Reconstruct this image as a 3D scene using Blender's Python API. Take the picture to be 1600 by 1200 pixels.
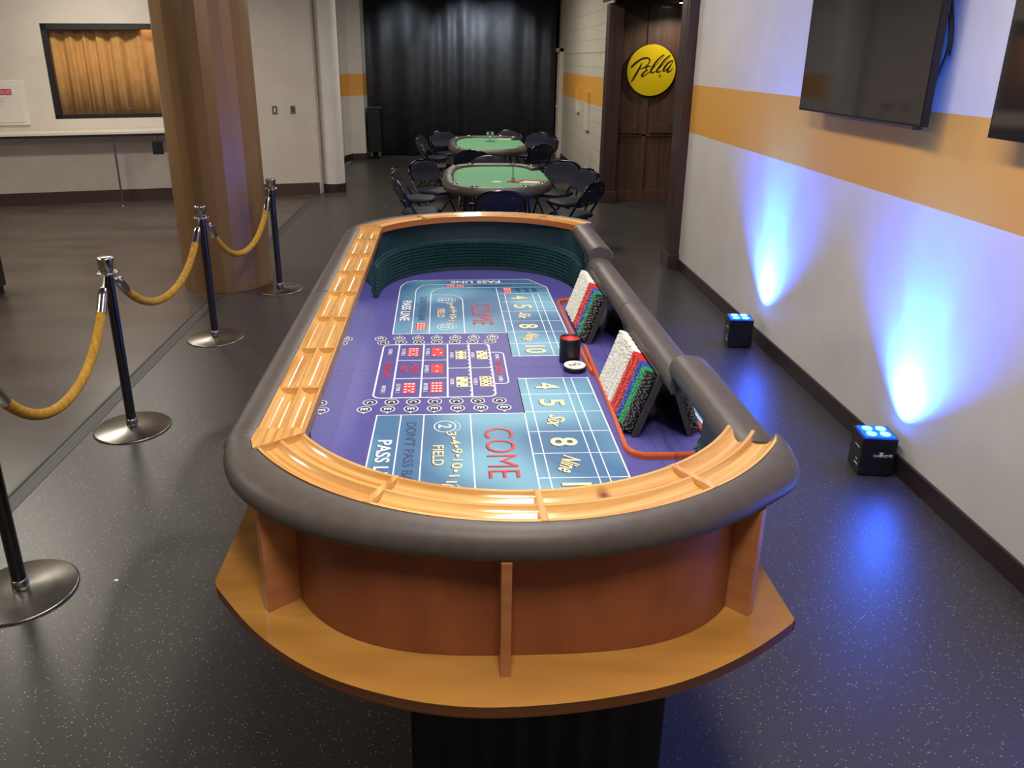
import bpy, math, random
from math import sin, cos, pi, radians
from mathutils import Vector, Matrix
random.seed(7)
C = bpy.context.scene.collection
for o in list(bpy.data.objects): bpy.data.objects.remove(o)
S = bpy.context.scene

# ---------------------------------------------------------------- camera
PX, PY, FPX = 734.9, 532.7, 1233.0
YAW, PIT, ROL = -0.0197, 0.3446, -0.0048
CH = 1.95
cyw, syw, cpt, spt = cos(YAW), sin(YAW), cos(PIT), sin(PIT)
fw = Vector((-syw*cpt, cyw*cpt, -spt)); rg = Vector((cyw, syw, 0)); up = rg.cross(fw)
r2 = cos(ROL)*rg + sin(ROL)*up; u2 = -sin(ROL)*rg + cos(ROL)*up
cam = bpy.data.cameras.new('camera'); camo = bpy.data.objects.new('camera', cam); C.objects.link(camo)
M = Matrix((r2, u2, -fw)).transposed().to_4x4(); M.translation = Vector((0, 0, CH)); camo.matrix_world = M
cam.sensor_width = 36; cam.lens = FPX/1600*36; cam.shift_x = (800-PX)/1600; cam.shift_y = (PY-600)/1600
cam.clip_start = .05; cam.clip_end = 100
S.camera = camo
# ---------------------------------------------------------------- world, view, lights
w = bpy.data.worlds.new('world'); S.world = w; w.use_nodes = True
w.node_tree.nodes['Background'].inputs[0].default_value = (1, .95, .9, 1)
w.node_tree.nodes['Background'].inputs[1].default_value = .05
S.view_settings.view_transform = 'Standard'; S.view_settings.look = 'None'
S.view_settings.exposure = 0.0; S.view_settings.gamma = 1; S.view_settings.use_curve_mapping = False
WARM = (1, .92, .80)
def area(x, y, z, sx, sy, e, col=WARM, rot=(0, 0, 0), spread=180):
    l = bpy.data.lights.new('ceiling_or_fill_lamp', 'AREA'); l.shape = 'RECTANGLE'; l.size = sx; l.size_y = sy; l.energy = e; l.color = col
    l.spread = radians(spread)
    o = bpy.data.objects.new('ceiling_or_fill_lamp', l); o.location = (x, y, z); o.rotation_euler = rot; C.objects.link(o); return o
def spot(name, loc, target, e, col, ang, blend=.6, r=.03):
    l = bpy.data.lights.new(name, 'SPOT'); l.energy = e; l.color = col; l.spot_size = radians(ang); l.spot_blend = blend; l.shadow_soft_size = r
    o = bpy.data.objects.new(name, l); o.location = loc
    o.rotation_euler = (Vector(target)-Vector(loc)).to_track_quat('-Z', 'Y').to_euler(); C.objects.link(o); return o
CEIL = 3.35
area(.30, 2.4, CEIL-.03, .3, 2.6, 84)
area(.05, .1, CEIL-.03, .5, .5, 52)
area(.4, 6.6, CEIL-.03, .3, 1.2, 50)
area(.5, 10.2, CEIL-.03, .3, 1.2, 60)
area(-4.2, 2.6, CEIL-.03, 1.2, .5, 80)
area(-4.7, 7.2, CEIL-.03, 1.2, .5, 100)
area(-4.4, 10.2, CEIL-.03, 1.2, .4, 60)
area(.3, 13.6, CEIL-.03, .3, 1.2, 65)
for cx, e in ((-1.0, 60), (.25, 170), (.95, 110)):
    spot('curtain_spot', (cx, 16.5, CEIL-.03), (cx+.03, 17.15, 1.9), e*.55, (.8, .88, 1), 95, 1.0, .05)
BLUE = (.02, .10, 1.0)

# ---------------------------------------------------------------- materials
def lin(c):
    return tuple(((x/255)/12.92 if x/255 <= .04045 else ((x/255+.055)/1.055)**2.4) for x in c)
def mat(name, col, rough=.5, metal=0., spec=.5, emit=0, coat=0):
    m = bpy.data.materials.new(name); m.use_nodes = True
    b = m.node_tree.nodes['Principled BSDF']
    c = (*lin(col), 1)
    b.inputs['Base Color'].default_value = c; b.inputs['Roughness'].default_value = rough
    b.inputs['Metallic'].default_value = metal; b.inputs['Specular IOR Level'].default_value = spec
    b.inputs['Coat Weight'].default_value = coat; b.inputs['Coat Roughness'].default_value = .08
    if emit: b.inputs['Emission Color'].default_value = c; b.inputs['Emission Strength'].default_value = emit
    return m
def nodes(m): return m.node_tree.nodes, m.node_tree.links, m.node_tree.nodes['Principled BSDF']
def N(m, t, **kw):
    n = m.node_tree.nodes.new(t)
    for k, v in kw.items():
        if k.startswith('i_'): n.inputs[k[2:].replace('_', ' ')].default_value = v
        else: setattr(n, k, v)
    return n
def mapped(m, coord='Object', scale=(1, 1, 1)):
    tc = N(m, 'ShaderNodeTexCoord'); mp = N(m, 'ShaderNodeMapping'); mp.inputs['Scale'].default_value = scale
    m.node_tree.links.new(tc.outputs[coord], mp.inputs['Vector']); return mp.outputs['Vector']
def noise_mix(m, c1, c2, scale=5, stretch=(1, 1, 1), detail=4, lo=.35, hi=.65, coord='Object', dist=0, bump=0):
    ns, L, b = nodes(m); vec = mapped(m, coord, stretch)
    n = N(m, 'ShaderNodeTexNoise'); n.inputs['Scale'].default_value = scale; n.inputs['Detail'].default_value = detail
    n.inputs['Distortion'].default_value = dist
    L.new(vec, n.inputs['Vector'])
    r = N(m, 'ShaderNodeValToRGB'); r.color_ramp.elements[0].position = lo; r.color_ramp.elements[1].position = hi
    r.color_ramp.elements[0].color = (*lin(c1), 1); r.color_ramp.elements[1].color = (*lin(c2), 1)
    L.new(n.outputs['Fac'], r.inputs['Fac']); L.new(r.outputs['Color'], b.inputs['Base Color'])
    if bump:
        bp = N(m, 'ShaderNodeBump'); bp.inputs['Strength'].default_value = bump; bp.inputs['Distance'].default_value = .002
        L.new(n.outputs['Fac'], bp.inputs['Height']); L.new(bp.outputs['Normal'], b.inputs['Normal'])
    return m
def wood(name, c1, c2, rough=.35, su=3, sv=45, coat=.3, dist=.6, knots=False):
    m = mat(name, c1, rough, coat=coat); noise_mix(m, c1, c2, 1, (su, sv, 1), 5, .3, .7, 'UV', dist)
    if knots:
        ns, L, b = nodes(m); base = b.inputs['Base Color'].links[0].from_socket
        vec = mapped(m, 'UV', (4.5, 5, 1)); v = N(m, 'ShaderNodeTexVoronoi'); v.inputs['Scale'].default_value = 1.3
        L.new(vec, v.inputs['Vector'])
        r = N(m, 'ShaderNodeValToRGB'); r.color_ramp.elements[0].position = .03; r.color_ramp.elements[1].position = .11
        r.color_ramp.elements[0].color = (1, 1, 1, 1); r.color_ramp.elements[1].color = (0, 0, 0, 1)
        L.new(v.outputs['Distance'], r.inputs['Fac'])
        mx = N(m, 'ShaderNodeMix', data_type='RGBA'); L.new(r.outputs['Color'], mx.inputs[0]); L.new(base, mx.inputs[6])
        mx.inputs[7].default_value = (*lin((126, 70, 28)), 1); L.new(mx.outputs[2], b.inputs['Base Color'])
    return m
K = {}
K['white_wall'] = noise_mix(mat('white_wall', (212, 207, 203), .6), (208, 203, 199), (216, 211, 207), 3)
K['cream_wall'] = noise_mix(mat('cream_wall', (205, 195, 182), .6), (202, 192, 179), (209, 199, 186), 3)
K['stripe'] = mat('orange_stripe', (224, 164, 74), .5)
K['base_dark'] = mat('dark_baseboard', (48, 36, 38), .4)
K['base_brown'] = mat('brown_baseboard', (70, 50, 46), .5)
K['dark_wood'] = wood('dark_wood', (84, 62, 50), (106, 80, 64), .4, 20, 1.5, .15)
K['frame_wood'] = wood('frame_wood', (60, 42, 42), (74, 54, 52), .4, 20, 1.5, .1)
K['rack_wood'] = wood('honey_pine', (180, 122, 60), (224, 180, 114), .18, 2.6, 75, .6, .5, True)
K['rack_edge'] = wood('stained_pine_edge', (140, 82, 42), (165, 100, 55), .4, 2.2, 55, .2)
K['plate_wood'] = wood('stained_plywood', (164, 112, 48), (190, 138, 68), .25, 9, 1.6, .4, 1.4)
K['panel_wood'] = wood('mahogany_panel', (124, 66, 38), (150, 84, 50), .42, 2.5, 9, .1)
K['fin_wood'] = wood('pine_fin', (160, 102, 62), (180, 120, 76), .42, 4, 30, .1)
K['ply_edge'] = wood('ply_edge', (74, 42, 22), (120, 74, 40), .5, 1, 160, 0)
K['leather'] = noise_mix(mat('grey_leather', (76, 69, 65), .48, spec=.4), (73, 66, 62), (79, 72, 68), 40, bump=.15)
K['green_wall'] = mat('green_lining', (28, 54, 60), .5)
K['rubber'] = mat('green_rubber', (30, 62, 66), .35)
K['black'] = mat('black_plastic', (18, 18, 20), .4)
K['black_matte'] = mat('black_matte', (12, 12, 13), .8)
K['grey_edge'] = mat('grey_edge', (58, 56, 58), .5)
K['mirror'] = mat('mirror', (225, 228, 232), .02, 1.0)
K['felt'] = noise_mix(mat('purple_felt', (74, 70, 138), .5, spec=.35), (72, 68, 136), (78, 74, 143), 60)
K['seam'] = mat('felt_seam', (50, 44, 104), .8)
K['pr_blue'] = noise_mix(mat('printed_blue', (80, 140, 180), .5, spec=.35), (64, 106, 146), (114, 166, 188), 3.4, (1, 1, 1), 0, .36, .64)
K['pr_white'] = mat('printed_white', (235, 235, 238), .5)
K['pr_black'] = mat('printed_black', (20, 20, 26), .6)
K['pr_grey'] = mat('printed_slate', (44, 58, 92), .6)
K['pr_red'] = mat('printed_red', (208, 44, 44), .5)
K['pr_cream'] = mat('printed_cream', (240, 216, 168), .5)
K['orange_rail'] = wood('orange_rail_wood', (190, 84, 34), (212, 102, 46), .25, 2, 60, .5)
K['chrome'] = mat('polished_steel', (205, 200, 190), .18, 1.0)
K['steel'] = noise_mix(mat('brushed_steel', (150, 146, 140), .3, 1.0), (130, 126, 120), (160, 156, 150), 4, (1, 1, 60))
K['post'] = mat('stanchion_post', (92, 90, 92), .25, 1.0)
K['rope'] = noise_mix(mat('mustard_velvet', (196, 146, 34), .75), (176, 126, 22), (208, 158, 48), 40, bump=.2)
K['chair_frame'] = mat('chair_frame', (62, 62, 68), .14, 1.0)
K['navy'] = noise_mix(mat('navy_vinyl', (17, 20, 42), .6, spec=.3), (14, 17, 38), (20, 23, 46), 30)
K['navy_steel'] = mat('navy_steel', (22, 27, 52), .45)
K['poker_rail'] = mat('poker_rail_vinyl', (66, 60, 54), .45)
K['poker_felt'] = noise_mix(mat('poker_green_felt', (98, 160, 120), .8), (94, 156, 114), (104, 166, 124), 50)
K['screen'] = mat('tv_screen', (34, 31, 36), .06, 0, .9)
K['bezel'] = mat('tv_bezel', (14, 14, 18), .3)
K['curtain_black'] = noise_mix(mat('black_drape', (44, 46, 50), .6), (40, 42, 46), (50, 52, 56), 6)
K['curtain_orange'] = noise_mix(mat('orange_curtain', (214, 160, 90), .8), (208, 154, 84), (218, 166, 98), 8)
K['yellow'] = mat('sign_yellow', (238, 206, 8), .45)
K['sign_rim'] = mat('sign_rim', (44, 22, 14), .5)
K['paint_white'] = mat('painted_white_metal', (214, 208, 196), .4)
K['faded_red'] = mat('faded_red_print', (176, 50, 78), .6)
K['pink'] = mat('pale_pink_print', (220, 160, 160), .6)
K['ceiling'] = mat('ceiling_paint', (120, 116, 112), .8)
K['clear'] = None
K['led'] = mat('blue_led_lens', (60, 150, 255), .2, emit=14)
K['led_dim'] = mat('blue_lens_dim', (0, 60, 255), .2, emit=4)
K['lamp_face'] = mat('lamp_face', (255, 250, 235), .5, emit=12)
for nm, c in (('chip_white', (232, 230, 222)), ('chip_red', (192, 44, 40)), ('chip_blue', (40, 66, 170)), ('chip_green', (22, 140, 74)), ('chip_black', (22, 22, 24))):
    K[nm] = mat(nm, c, .45)
for nm, c in (('white', (196, 194, 186)), ('red', (222, 130, 118)), ('blue', (122, 142, 206)), ('green', (112, 190, 142)), ('black', (128, 128, 128))):
    K['spot_'+nm] = mat('chip_spot_'+nm, c, .5)
def pane(name, tint=(255, 255, 255), fac=.06):
    m = bpy.data.materials.new(name); m.use_nodes = True; nt = m.node_tree; nt.nodes.clear()
    o = nt.nodes.new('ShaderNodeOutputMaterial'); mx = nt.nodes.new('ShaderNodeMixShader'); t = nt.nodes.new('ShaderNodeBsdfTransparent')
    g = nt.nodes.new('ShaderNodeBsdfGlossy'); g.inputs['Roughness'].default_value = .02; t.inputs['Color'].default_value = (*lin(tint), 1)
    mx.inputs[0].default_value = fac; nt.links.new(t.outputs[0], mx.inputs[1]); nt.links.new(g.outputs[0], mx.inputs[2]); nt.links.new(mx.outputs[0], o.inputs[0])
    return m
K['glass'] = pane('window_glass'); K['clear'] = pane('clear_acrylic', (225, 240, 232), .15)
# speckled rubber floor
m = mat('speckled_rubber_floor', (60, 56, 55), .36, spec=.5); ns, LK, b = nodes(m)
vec = mapped(m, 'Object', (1, 1, 1)); v = N(m, 'ShaderNodeTexVoronoi'); v.inputs['Scale'].default_value = 95; LK.new(vec, v.inputs['Vector'])
r = N(m, 'ShaderNodeValToRGB'); r.color_ramp.elements[0].position = .10; r.color_ramp.elements[0].color = (1, 1, 1, 1); r.color_ramp.elements[1].position = .2; r.color_ramp.elements[1].color = (0, 0, 0, 1)
LK.new(v.outputs['Distance'], r.inputs['Fac'])
n2 = N(m, 'ShaderNodeMath', operation='GREATER_THAN'); sep = N(m, 'ShaderNodeSeparateColor'); LK.new(v.outputs['Color'], sep.inputs[0]); LK.new(sep.outputs[0], n2.inputs[0]); n2.inputs[1].default_value = .55
mu = N(m, 'ShaderNodeMath', operation='MULTIPLY'); LK.new(r.outputs['Color'], mu.inputs[0]); LK.new(n2.outputs[0], mu.inputs[1])
mx = N(m, 'ShaderNodeMix', data_type='RGBA'); LK.new(mu.outputs[0], mx.inputs[0]); mx.inputs[6].default_value = (*lin((58, 55, 54)), 1); mx.inputs[7].default_value = (*lin((205, 198, 190)), 1)
LK.new(mx.outputs[2], b.inputs['Base Color'])
K['floor_rubber'] = m
K['floor_concrete'] = noise_mix(mat('polished_concrete', (78, 68, 62), .3), (68, 58, 54), (86, 76, 68), 1.2, (1, 2, 1), 6)
ns, LK, b = nodes(K['floor_concrete'])
# column laminate
K['column'] = noise_mix(mat('bronze_laminate', (146, 112, 74), .3, .3), (134, 102, 66), (156, 122, 84), 3, (1, 1, .05), 2)
# block wall
m = mat('painted_block', (196, 190, 176), .6); ns, LK, b = nodes(m)
vec = mapped(m, 'UV', (1, 1, 1)); br = N(m, 'ShaderNodeTexBrick'); br.inputs['Scale'].default_value = 1; br.inputs['Mortar Size'].default_value = .006
br.inputs['Brick Width'].default_value = .4; br.inputs['Row Height'].default_value = .2; br.inputs['Color1'].default_value = (*lin((196, 190, 176)), 1); br.inputs['Color2'].default_value = (*lin((200, 194, 180)), 1); br.inputs['Mortar'].default_value = (*lin((176, 170, 158)), 1)
LK.new(vec, br.inputs['Vector']); LK.new(br.outputs['Color'], b.inputs['Base Color'])
bu = N(m, 'ShaderNodeBump'); bu.inputs['Strength'].default_value = .4; bu.inputs['Distance'].default_value = .004; bu.invert = True; LK.new(br.outputs['Fac'], bu.inputs['Height']); LK.new(bu.outputs['Normal'], b.inputs['Normal'])
K['block'] = m

# ---------------------------------------------------------------- mesh builder
class MB:
    def __init__(s): s.v = []; s.f = []; s.m = []; s.s = []; s.uv = {}
    def add(s, vs, fs, mat=0, smooth=False, uvs=None, X=None):
        o = len(s.v)
        for i, p in enumerate(vs):
            p = Vector(p); 
            if X is not None: p = X @ p
            s.v.append(p)
            if uvs: s.uv[o+i] = uvs[i]
        for f in fs: s.f.append([o+i for i in f]); s.m.append(mat); s.s.append(smooth)
        return s
    def box(s, a, b, mat=0, X=None):
        x0, y0, z0 = a; x1, y1, z1 = b
        vs = [(x0,y0,z0),(x1,y0,z0),(x1,y1,z0),(x0,y1,z0),(x0,y0,z1),(x1,y0,z1),(x1,y1,z1),(x0,y1,z1)]
        return s.add(vs, [(0,3,2,1),(4,5,6,7),(0,1,5,4),(1,2,6,5),(2,3,7,6),(3,0,4,7)], mat, False, None, X)
    def prism(s, poly, z0, z1, mat=0, side=None, smooth=False, X=None, bottom=True):
        n = len(poly); side = mat if side is None else side
        vs = [(x, y, z0) for x, y in poly]+[(x, y, z1) for x, y in poly]
        s.add(vs, [tuple(range(n, 2*n))]+([tuple(range(n-1, -1, -1))] if bottom else []), mat, False, None, X)
        s.add(vs, [(i, (i+1) % n, n+(i+1) % n, n+i) for i in range(n)], side, smooth, None, X); return s
    def flat(s, poly, z, mat=0, X=None):
        return s.add([(x, y, z) for x, y in poly], [tuple(range(len(poly)))], mat, False, None, X)
    def lathe(s, prof, seg=32, mat=0, X=None, smooth=True, cap=True):
        vs = []; n = len(prof)
        for i in range(seg):
            a = 2*pi*i/seg
            for r, z in prof: vs.append((r*cos(a), r*sin(a), z))
        fs = []
        for i in range(seg):
            j = (i+1) % seg
            for k in range(n-1): fs.append((i*n+k, j*n+k, j*n+k+1, i*n+k+1))
        s.add(vs, fs, mat, smooth, None, X)
        if cap:
            for k, rev in ((0, True), (n-1, False)):
                if prof[k][0] > 1e-5:
                    f = [i*n+k for i in range(seg)]
                    s.add(vs, [tuple(reversed(f)) if rev else tuple(f)], mat, False, None, X)
        return s
    def loft(s, rings, mat=0, smooth=True, closed=False, caps=True, open_ring=False, X=None, uvs=None):
        n = len(rings[0]); vs = [p for r in rings for p in r]; fs = []
        R = len(rings); u = None
        if uvs: u = [q for r in uvs for q in r]
        for i in range(R if closed else R-1):
            j = (i+1) % R
            for k in range(n-1 if open_ring else n):
                l = (k+1) % n; fs.append((i*n+k, i*n+l, j*n+l, j*n+k))
        s.add(vs, fs, mat, smooth, u, X)
        if caps and not closed and not open_ring:
            s.add(list(rings[0]), [tuple(range(n-1, -1, -1))], mat, False, None, X); s.add(list(rings[-1]), [tuple(range(n))], mat, False, None, X)
        return s
    def tube(s, pts, r, seg=10, mat=0, closed=False, X=None):
        pts = [Vector(p) for p in pts]; n = len(pts); rings = []
        prev = None
        for i, p in enumerate(pts):
            a = pts[(i-1) % n] if (closed or i > 0) else p; b = pts[(i+1) % n] if (closed or i < n-1) else p
            t = (b-a).normalized()
            if prev is None: nn = t.orthogonal().normalized()
            else: nn = (prev-t*prev.dot(t)).normalized()
            prev = nn; bb = t.cross(nn); rr = r[i] if isinstance(r, (list, tuple)) else r
            rings.append([p+rr*(cos(2*pi*k/seg)*nn+sin(2*pi*k/seg)*bb) for k in range(seg)])
        return s.loft(rings, mat, True, closed, True, X=X)
    def sphere(s, c, r, mat=0, seg=12, X=None):
        pr = [(max(1e-6, r*sin(pi*k/8)), -r*cos(pi*k/8)) for k in range(9)]
        T = Matrix.Translation(c); return s.lathe(pr, seg, mat, (X @ T) if X is not None else T, True, False)
    def mesh(s, name, mats):
        me = bpy.data.meshes.new(name); me.from_pydata([tuple(p) for p in s.v], [], s.f)
        for q in mats: me.materials.append(K[q] if isinstance(q, str) else q)
        me.polygons.foreach_set('material_index', s.m); me.polygons.foreach_set('use_smooth', s.s)
        uvl = me.uv_layers.new(name='UVMap').data; V = s.v
        for p in me.polygons:
            n = p.normal; ax = max(range(3), key=lambda k: abs(n[k]))
            for li, vi in zip(p.loop_indices, p.vertices):
                if vi in s.uv: uvl[li].uv = s.uv[vi]
                else:
                    q = V[vi]; uvl[li].uv = (q.y, q.z) if ax == 0 else ((q.x, q.z) if ax == 1 else (q.y, q.x))
        return me
    def build(s, name, mats, parent=None, bevel=0, loc=None, rz=0, seg=2):
        me = s.mesh(name, mats); o = bpy.data.objects.new(name, me); C.objects.link(o)
        if parent: o.parent = parent
        if loc is not None: o.location = loc
        if rz: o.rotation_euler = (0, 0, rz)
        if bevel:
            b = o.modifiers.new('bevel', 'BEVEL'); b.width = bevel; b.segments = seg; b.limit_method = 'ANGLE'; b.angle_limit = radians(40)
        return o
def tag(o, label=None, cat=None, group=None, kind=None):
    if label: o['label'] = label
    if cat: o['category'] = cat
    if group: o['group'] = group
    if kind: o['kind'] = kind
    return o
def empty(name, loc, label, cat, group=None, rz=0):
    o = bpy.data.objects.new(name, None); o.location = loc; o.rotation_euler = (0, 0, rz); o.empty_display_size = .05; C.objects.link(o)
    return tag(o, label, cat, group)
def copy_tree(o, parent=None):
    c = o.copy(); C.objects.link(c)
    if parent: c.parent = parent
    for ch in list(o.children): copy_tree(ch, c)
    return c
def struct(o): o['kind'] = 'structure'; return o
_tc = {}
def text_geo(s, bold=0):
    k = (s, bold)
    if k not in _tc:
        cu = bpy.data.curves.new('t', 'FONT'); cu.body = s; cu.size = 1; cu.resolution_u = 3; cu.offset = bold; cu.fill_mode = 'FRONT'
        o = bpy.data.objects.new('t', cu); me = bpy.data.meshes.new_from_object(o)
        vs = [tuple(v.co) for v in me.vertices]; fs = [tuple(p.vertices) for p in me.polygons]
        bpy.data.objects.remove(o); bpy.data.curves.remove(cu); bpy.data.meshes.remove(me)
        x0 = min(v[0] for v in vs); x1 = max(v[0] for v in vs); y0 = min(v[1] for v in vs); y1 = max(v[1] for v in vs)
        _tc[k] = ([((v[0]-x0)/(x1-x0)-.5, (v[1]-y0)/(y1-y0)-.5) for v in vs], fs)
    return _tc[k]
def put_text(mb, s, X, L, H, mat, bold=0, shear=0, z=0, warp=None):
    "text centred on the origin of X, reading along X's x, letters up along X's y, L long and H high"
    vs, fs = text_geo(s, bold)
    pts = [(x*L+shear*y*H, y*H, z) for x, y in vs]
    if warp: pts = [warp(p) for p in pts]
    mb.add(pts, fs, mat, False, None, X)

# ---------------------------------------------------------------- setting
WX = 2.18
A = Vector((-6.25, 11.35)); D = Vector((-2.06, 12.2)); dl = (D-A).normalized(); nl = Vector((dl.y, -dl.x))   # nl points to the room
def wall_pt(t, off=0): return A+dl*t+nl*off
b = MB(); b.box((-2.04, -3, -.1), (WX+3, 18, 0)); struct(b.build('floor', ['floor_rubber']))
b = MB(); b.box((-9, -3, -.1), (-2.14, 13, 0)); struct(b.build('floor_concrete', ['floor_concrete']))
b = MB(); b.box((-2.14, -3, -.1), (-2.04, 12.2, -.002)); b.box((-2.14, -3, -.002), (-2.125, 12.2, .002)); b.box((-2.055, -3, -.002), (-2.04, 12.2, .002)); struct(b.build('trim_1', ['grey_edge']))
b = MB(); b.box((-9, -3, CEIL), (6, 18, CEIL+.1)); struct(b.build('ceiling', ['ceiling']))
# right wall with painted stripe
def stripe_wall(b, poly_xy, z0, z1, s0, s1, wm=0, sm=1, top=CEIL):
    pass
b = MB()
Y0, Y1 = -3, 7.6
for z0, z1, mi in ((0, 1.295, 0), (1.295, 1.71, 1), (1.71, CEIL, 0)): b.box((WX, Y0, z0), (WX+.15, Y1, z1), mi)
struct(b.build('wall_right', ['white_wall', 'stripe']))
b = MB(); b.box((WX-.015, Y0, 0), (WX, 7.47, .10)); struct(b.build('baseboard_right', ['base_dark'], bevel=.003))
# portal
b = MB(); b.box((WX-.09, 7.47, 0), (WX+.16, 7.72, CEIL)); b.box((WX-.11, 7.45, 0), (WX+.17, 7.74, .14)); b.box((WX-.095, 7.53, .14), (WX-.085, 7.66, 2.9), 0)
struct(b.build('trim_2', ['frame_wood'], bevel=.006))
b = MB(); b.box((WX-.10, 11.2, 0), (WX+.10, 11.42, 2.62)); b.box((WX-.03, 11.15, 0), (WX+.12, 11.2, .16)); struct(b.build('trim_3', ['frame_wood'], bevel=.006))
b = MB(); b.box((WX-.10, 7.72, 2.68), (WX+.1, 11.42, CEIL)); b.box((WX-.15, 7.72, 2.64), (WX-.10, 11.5, 2.70)); b.box((WX-.13, 7.72, 2.70), (WX-.10, 11.5, 2.78))
b.box((WX+.1, 11.2, 2.60), (4.2, 11.35, CEIL)); b.box((WX+.1, 11.13, 2.60), (4.2, 11.2, 2.66)); struct(b.build('trim_4', ['frame_wood'], bevel=.01))
b = MB(); b.box((WX, 11.35, 0), (4.2, 11.5, CEIL))
for x0, x1 in ((2.2, 2.30), (2.635, 2.70), (3.09, 3.17)): b.box((x0, 11.33, .15), (x1, 11.35, 2.6))
b.box((2.2, 11.33, .9), (4.1, 11.345, .93))
for x0, x1 in ((2.32, 2.62), (2.74, 3.07)): b.box((x0, 11.31, .945), (x1, 11.35, .955)); b.box((x0+.01, 11.335, .955), (x1-.04, 11.35, 1.07))
b.box((2.2, 11.315, 0), (4.1, 11.35, .15)); struct(b.build('wall_alcove_back', ['dark_wood'], bevel=.004))
b = MB(); b.box((4.1, 7.6, 0), (4.25, 11.4, CEIL)); struct(b.build('wall_alcove_side', ['dark_wood']))
b = MB(); b.box((WX, 7.6, 0), (4.2, 7.72, CEIL)); struct(b.build('wall_alcove_front', ['dark_wood']))
# far right block wall
b = MB()
for z0, z1, mi in ((0, 1.25, 0), (1.25, 1.665, 1), (1.665, CEIL, 0)): b.box((2.2, 11.45, z0), (2.35, 17.6, z1), mi)
b.box((2.192, 11.45, 2.02), (2.2, 16.5, 2.035), 0)
struct(b.build('wall_right_far', ['block', 'stripe']))
b = MB(); b.box((2.185, 11.45, 0), (2.2, 16.5, .1)); struct(b.build('baseboard_right_far', ['base_dark']))
b = MB(); b.box((2.12, 16.55, 0), (2.2, 16.63, 2.12)); b.box((2.12, 16.55, 2.05), (2.2, 17.4, 2.12)); b.box((2.16, 16.63, 0), (2.2, 17.4, 2.05)); b.sphere((2.12, 16.75, 1.0), .03)
struct(b.build('door_1', ['cream_wall'], bevel=.004))
# left walls
b = MB(); 
W0, W1, WZ0, WZ1 = .735, 2.5, 1.17, 2.41      # window opening along the wall
def lw(t0, t1, z0, z1, th=.2, off=0):
    p = [wall_pt(t0, off), wall_pt(t1, off), wall_pt(t1, off-th), wall_pt(t0, off-th)]; b.prism([(q.x, q.y) for q in reversed(p)], z0, z1)
TL = (D-A).length
lw(-3, W0, 0, CEIL); lw(W0, W1, 0, WZ0); lw(W0, W1, WZ1, CEIL); lw(W1, TL, 0, CEIL); struct(b.build('wall_left_back', ['cream_wall']))
b = MB(); lw(-3, TL+.01, 0, .17, .012, .012); struct(b.build('baseboard_left_back', ['base_brown']))
b = MB()
fr = .075
lw(W0, W0+fr, WZ0, WZ1, .1, -.02); lw(W1-fr, W1, WZ0, WZ1, .1, -.02); lw(W0, W1, WZ0, WZ0+fr*.7, .1, -.02); lw(W0, W1, WZ1-fr, WZ1, .1, -.02)
wf = struct(b.build('window_1', ['black'], bevel=.003))
b = MB(); lw(W0+fr, W1-fr, WZ0+.05, WZ1-fr, .006, -.06); o = b.build('glass_pane', ['glass'], wf)
# pleated curtain behind the window
b = MB(); rings = []
for i in range(241):
    t = W0-.05+(W1-W0+.1)*i/240; ph = t*27+1.5*sin(t*5); off = -.2+.045*sin(ph)+.012*sin(2.3*ph+1)
    p = wall_pt(t, off); q = wall_pt(t, off+.015*sin(ph*1.1)); rings.append([(p.x, p.y, WZ1+.1), (q.x, q.y, WZ0-.02)])
b.loft(rings, 0, True, False, False, True)
o = b.build('window_curtain', ['curtain_orange']); so = o.modifiers.new('s', 'SOLIDIFY'); so.thickness = .003
tag(o, 'pleated orange curtain hanging behind the black-framed window', 'curtain')
b = MB(); lw(W0-.5, W1+.5, .9, 2.8, .1, -.5); struct(b.build('wall_behind_window', ['cream_wall']))
p = wall_pt((W0+W1)/2, -.3); area(p.x, p.y+.05, 2.5, 1.2, .1, 14)  # unseen lamp added in the window recess to brighten the curtain
# rounded wall end, recessed wall, corridor left
b = MB()
def endpoly(r): return [(-1.86+r*cos(radians(a)), 12.44+r*sin(radians(a))) for a in range(190, 391, 8)]+[(-1.75, 12.9), (-2.25, 12.9)]
b.prism(endpoly(.17), 0, CEIL, 0, 0, True); struct(b.build('wall_end_rounded', ['white_wall']))
b = MB(); b.prism(endpoly(.18), 0, .13, 0, 0, True); struct(b.build('baseboard_rounded', ['base_dark']))
b = MB(); b.prism([(-2.07, 12.2), (-2.03, 12.21), (-1.99, 12.5), (-2.3, 12.5)], 0, CEIL); struct(b.build('wall_recess', ['cream_wall']))
b = MB()
for z0, z1, mi in ((0, 1.25, 0), (1.25, 1.665, 1), (1.665, CEIL, 0)):
    b.prism([(-2.25, 12.8), (-2.15, 12.8), (-2.15, 16.1), (-2.04, 16.4), (-1.78, 16.46), (-1.78, 17.6), (-2.25, 17.6)], z0, z1, mi, mi)
struct(b.build('wall_left_far', ['white_wall', 'stripe']))
b = MB(); b.prism([(-2.24, 12.8), (-2.135, 12.8), (-2.135, 16.09), (-2.03, 16.385), (-1.765, 16.445), (-1.765, 16.6), (-2.24, 16.6)], 0, .13); struct(b.build('baseboard_left_far', ['base_dark']))
b = MB(); b.box((-2.3, 17.5, 0), (2.4, 17.7, CEIL)); struct(b.build('wall_back', ['black_matte']))
b = MB(); b.box((-9, -3, 0), (-8.85, 12, CEIL)); struct(b.build('wall_left', ['cream_wall']))
b = MB(); b.box((-9, -3.1, 0), (WX+.2, -3, CEIL)); struct(b.build('wall_front', ['cream_wall']))
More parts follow.
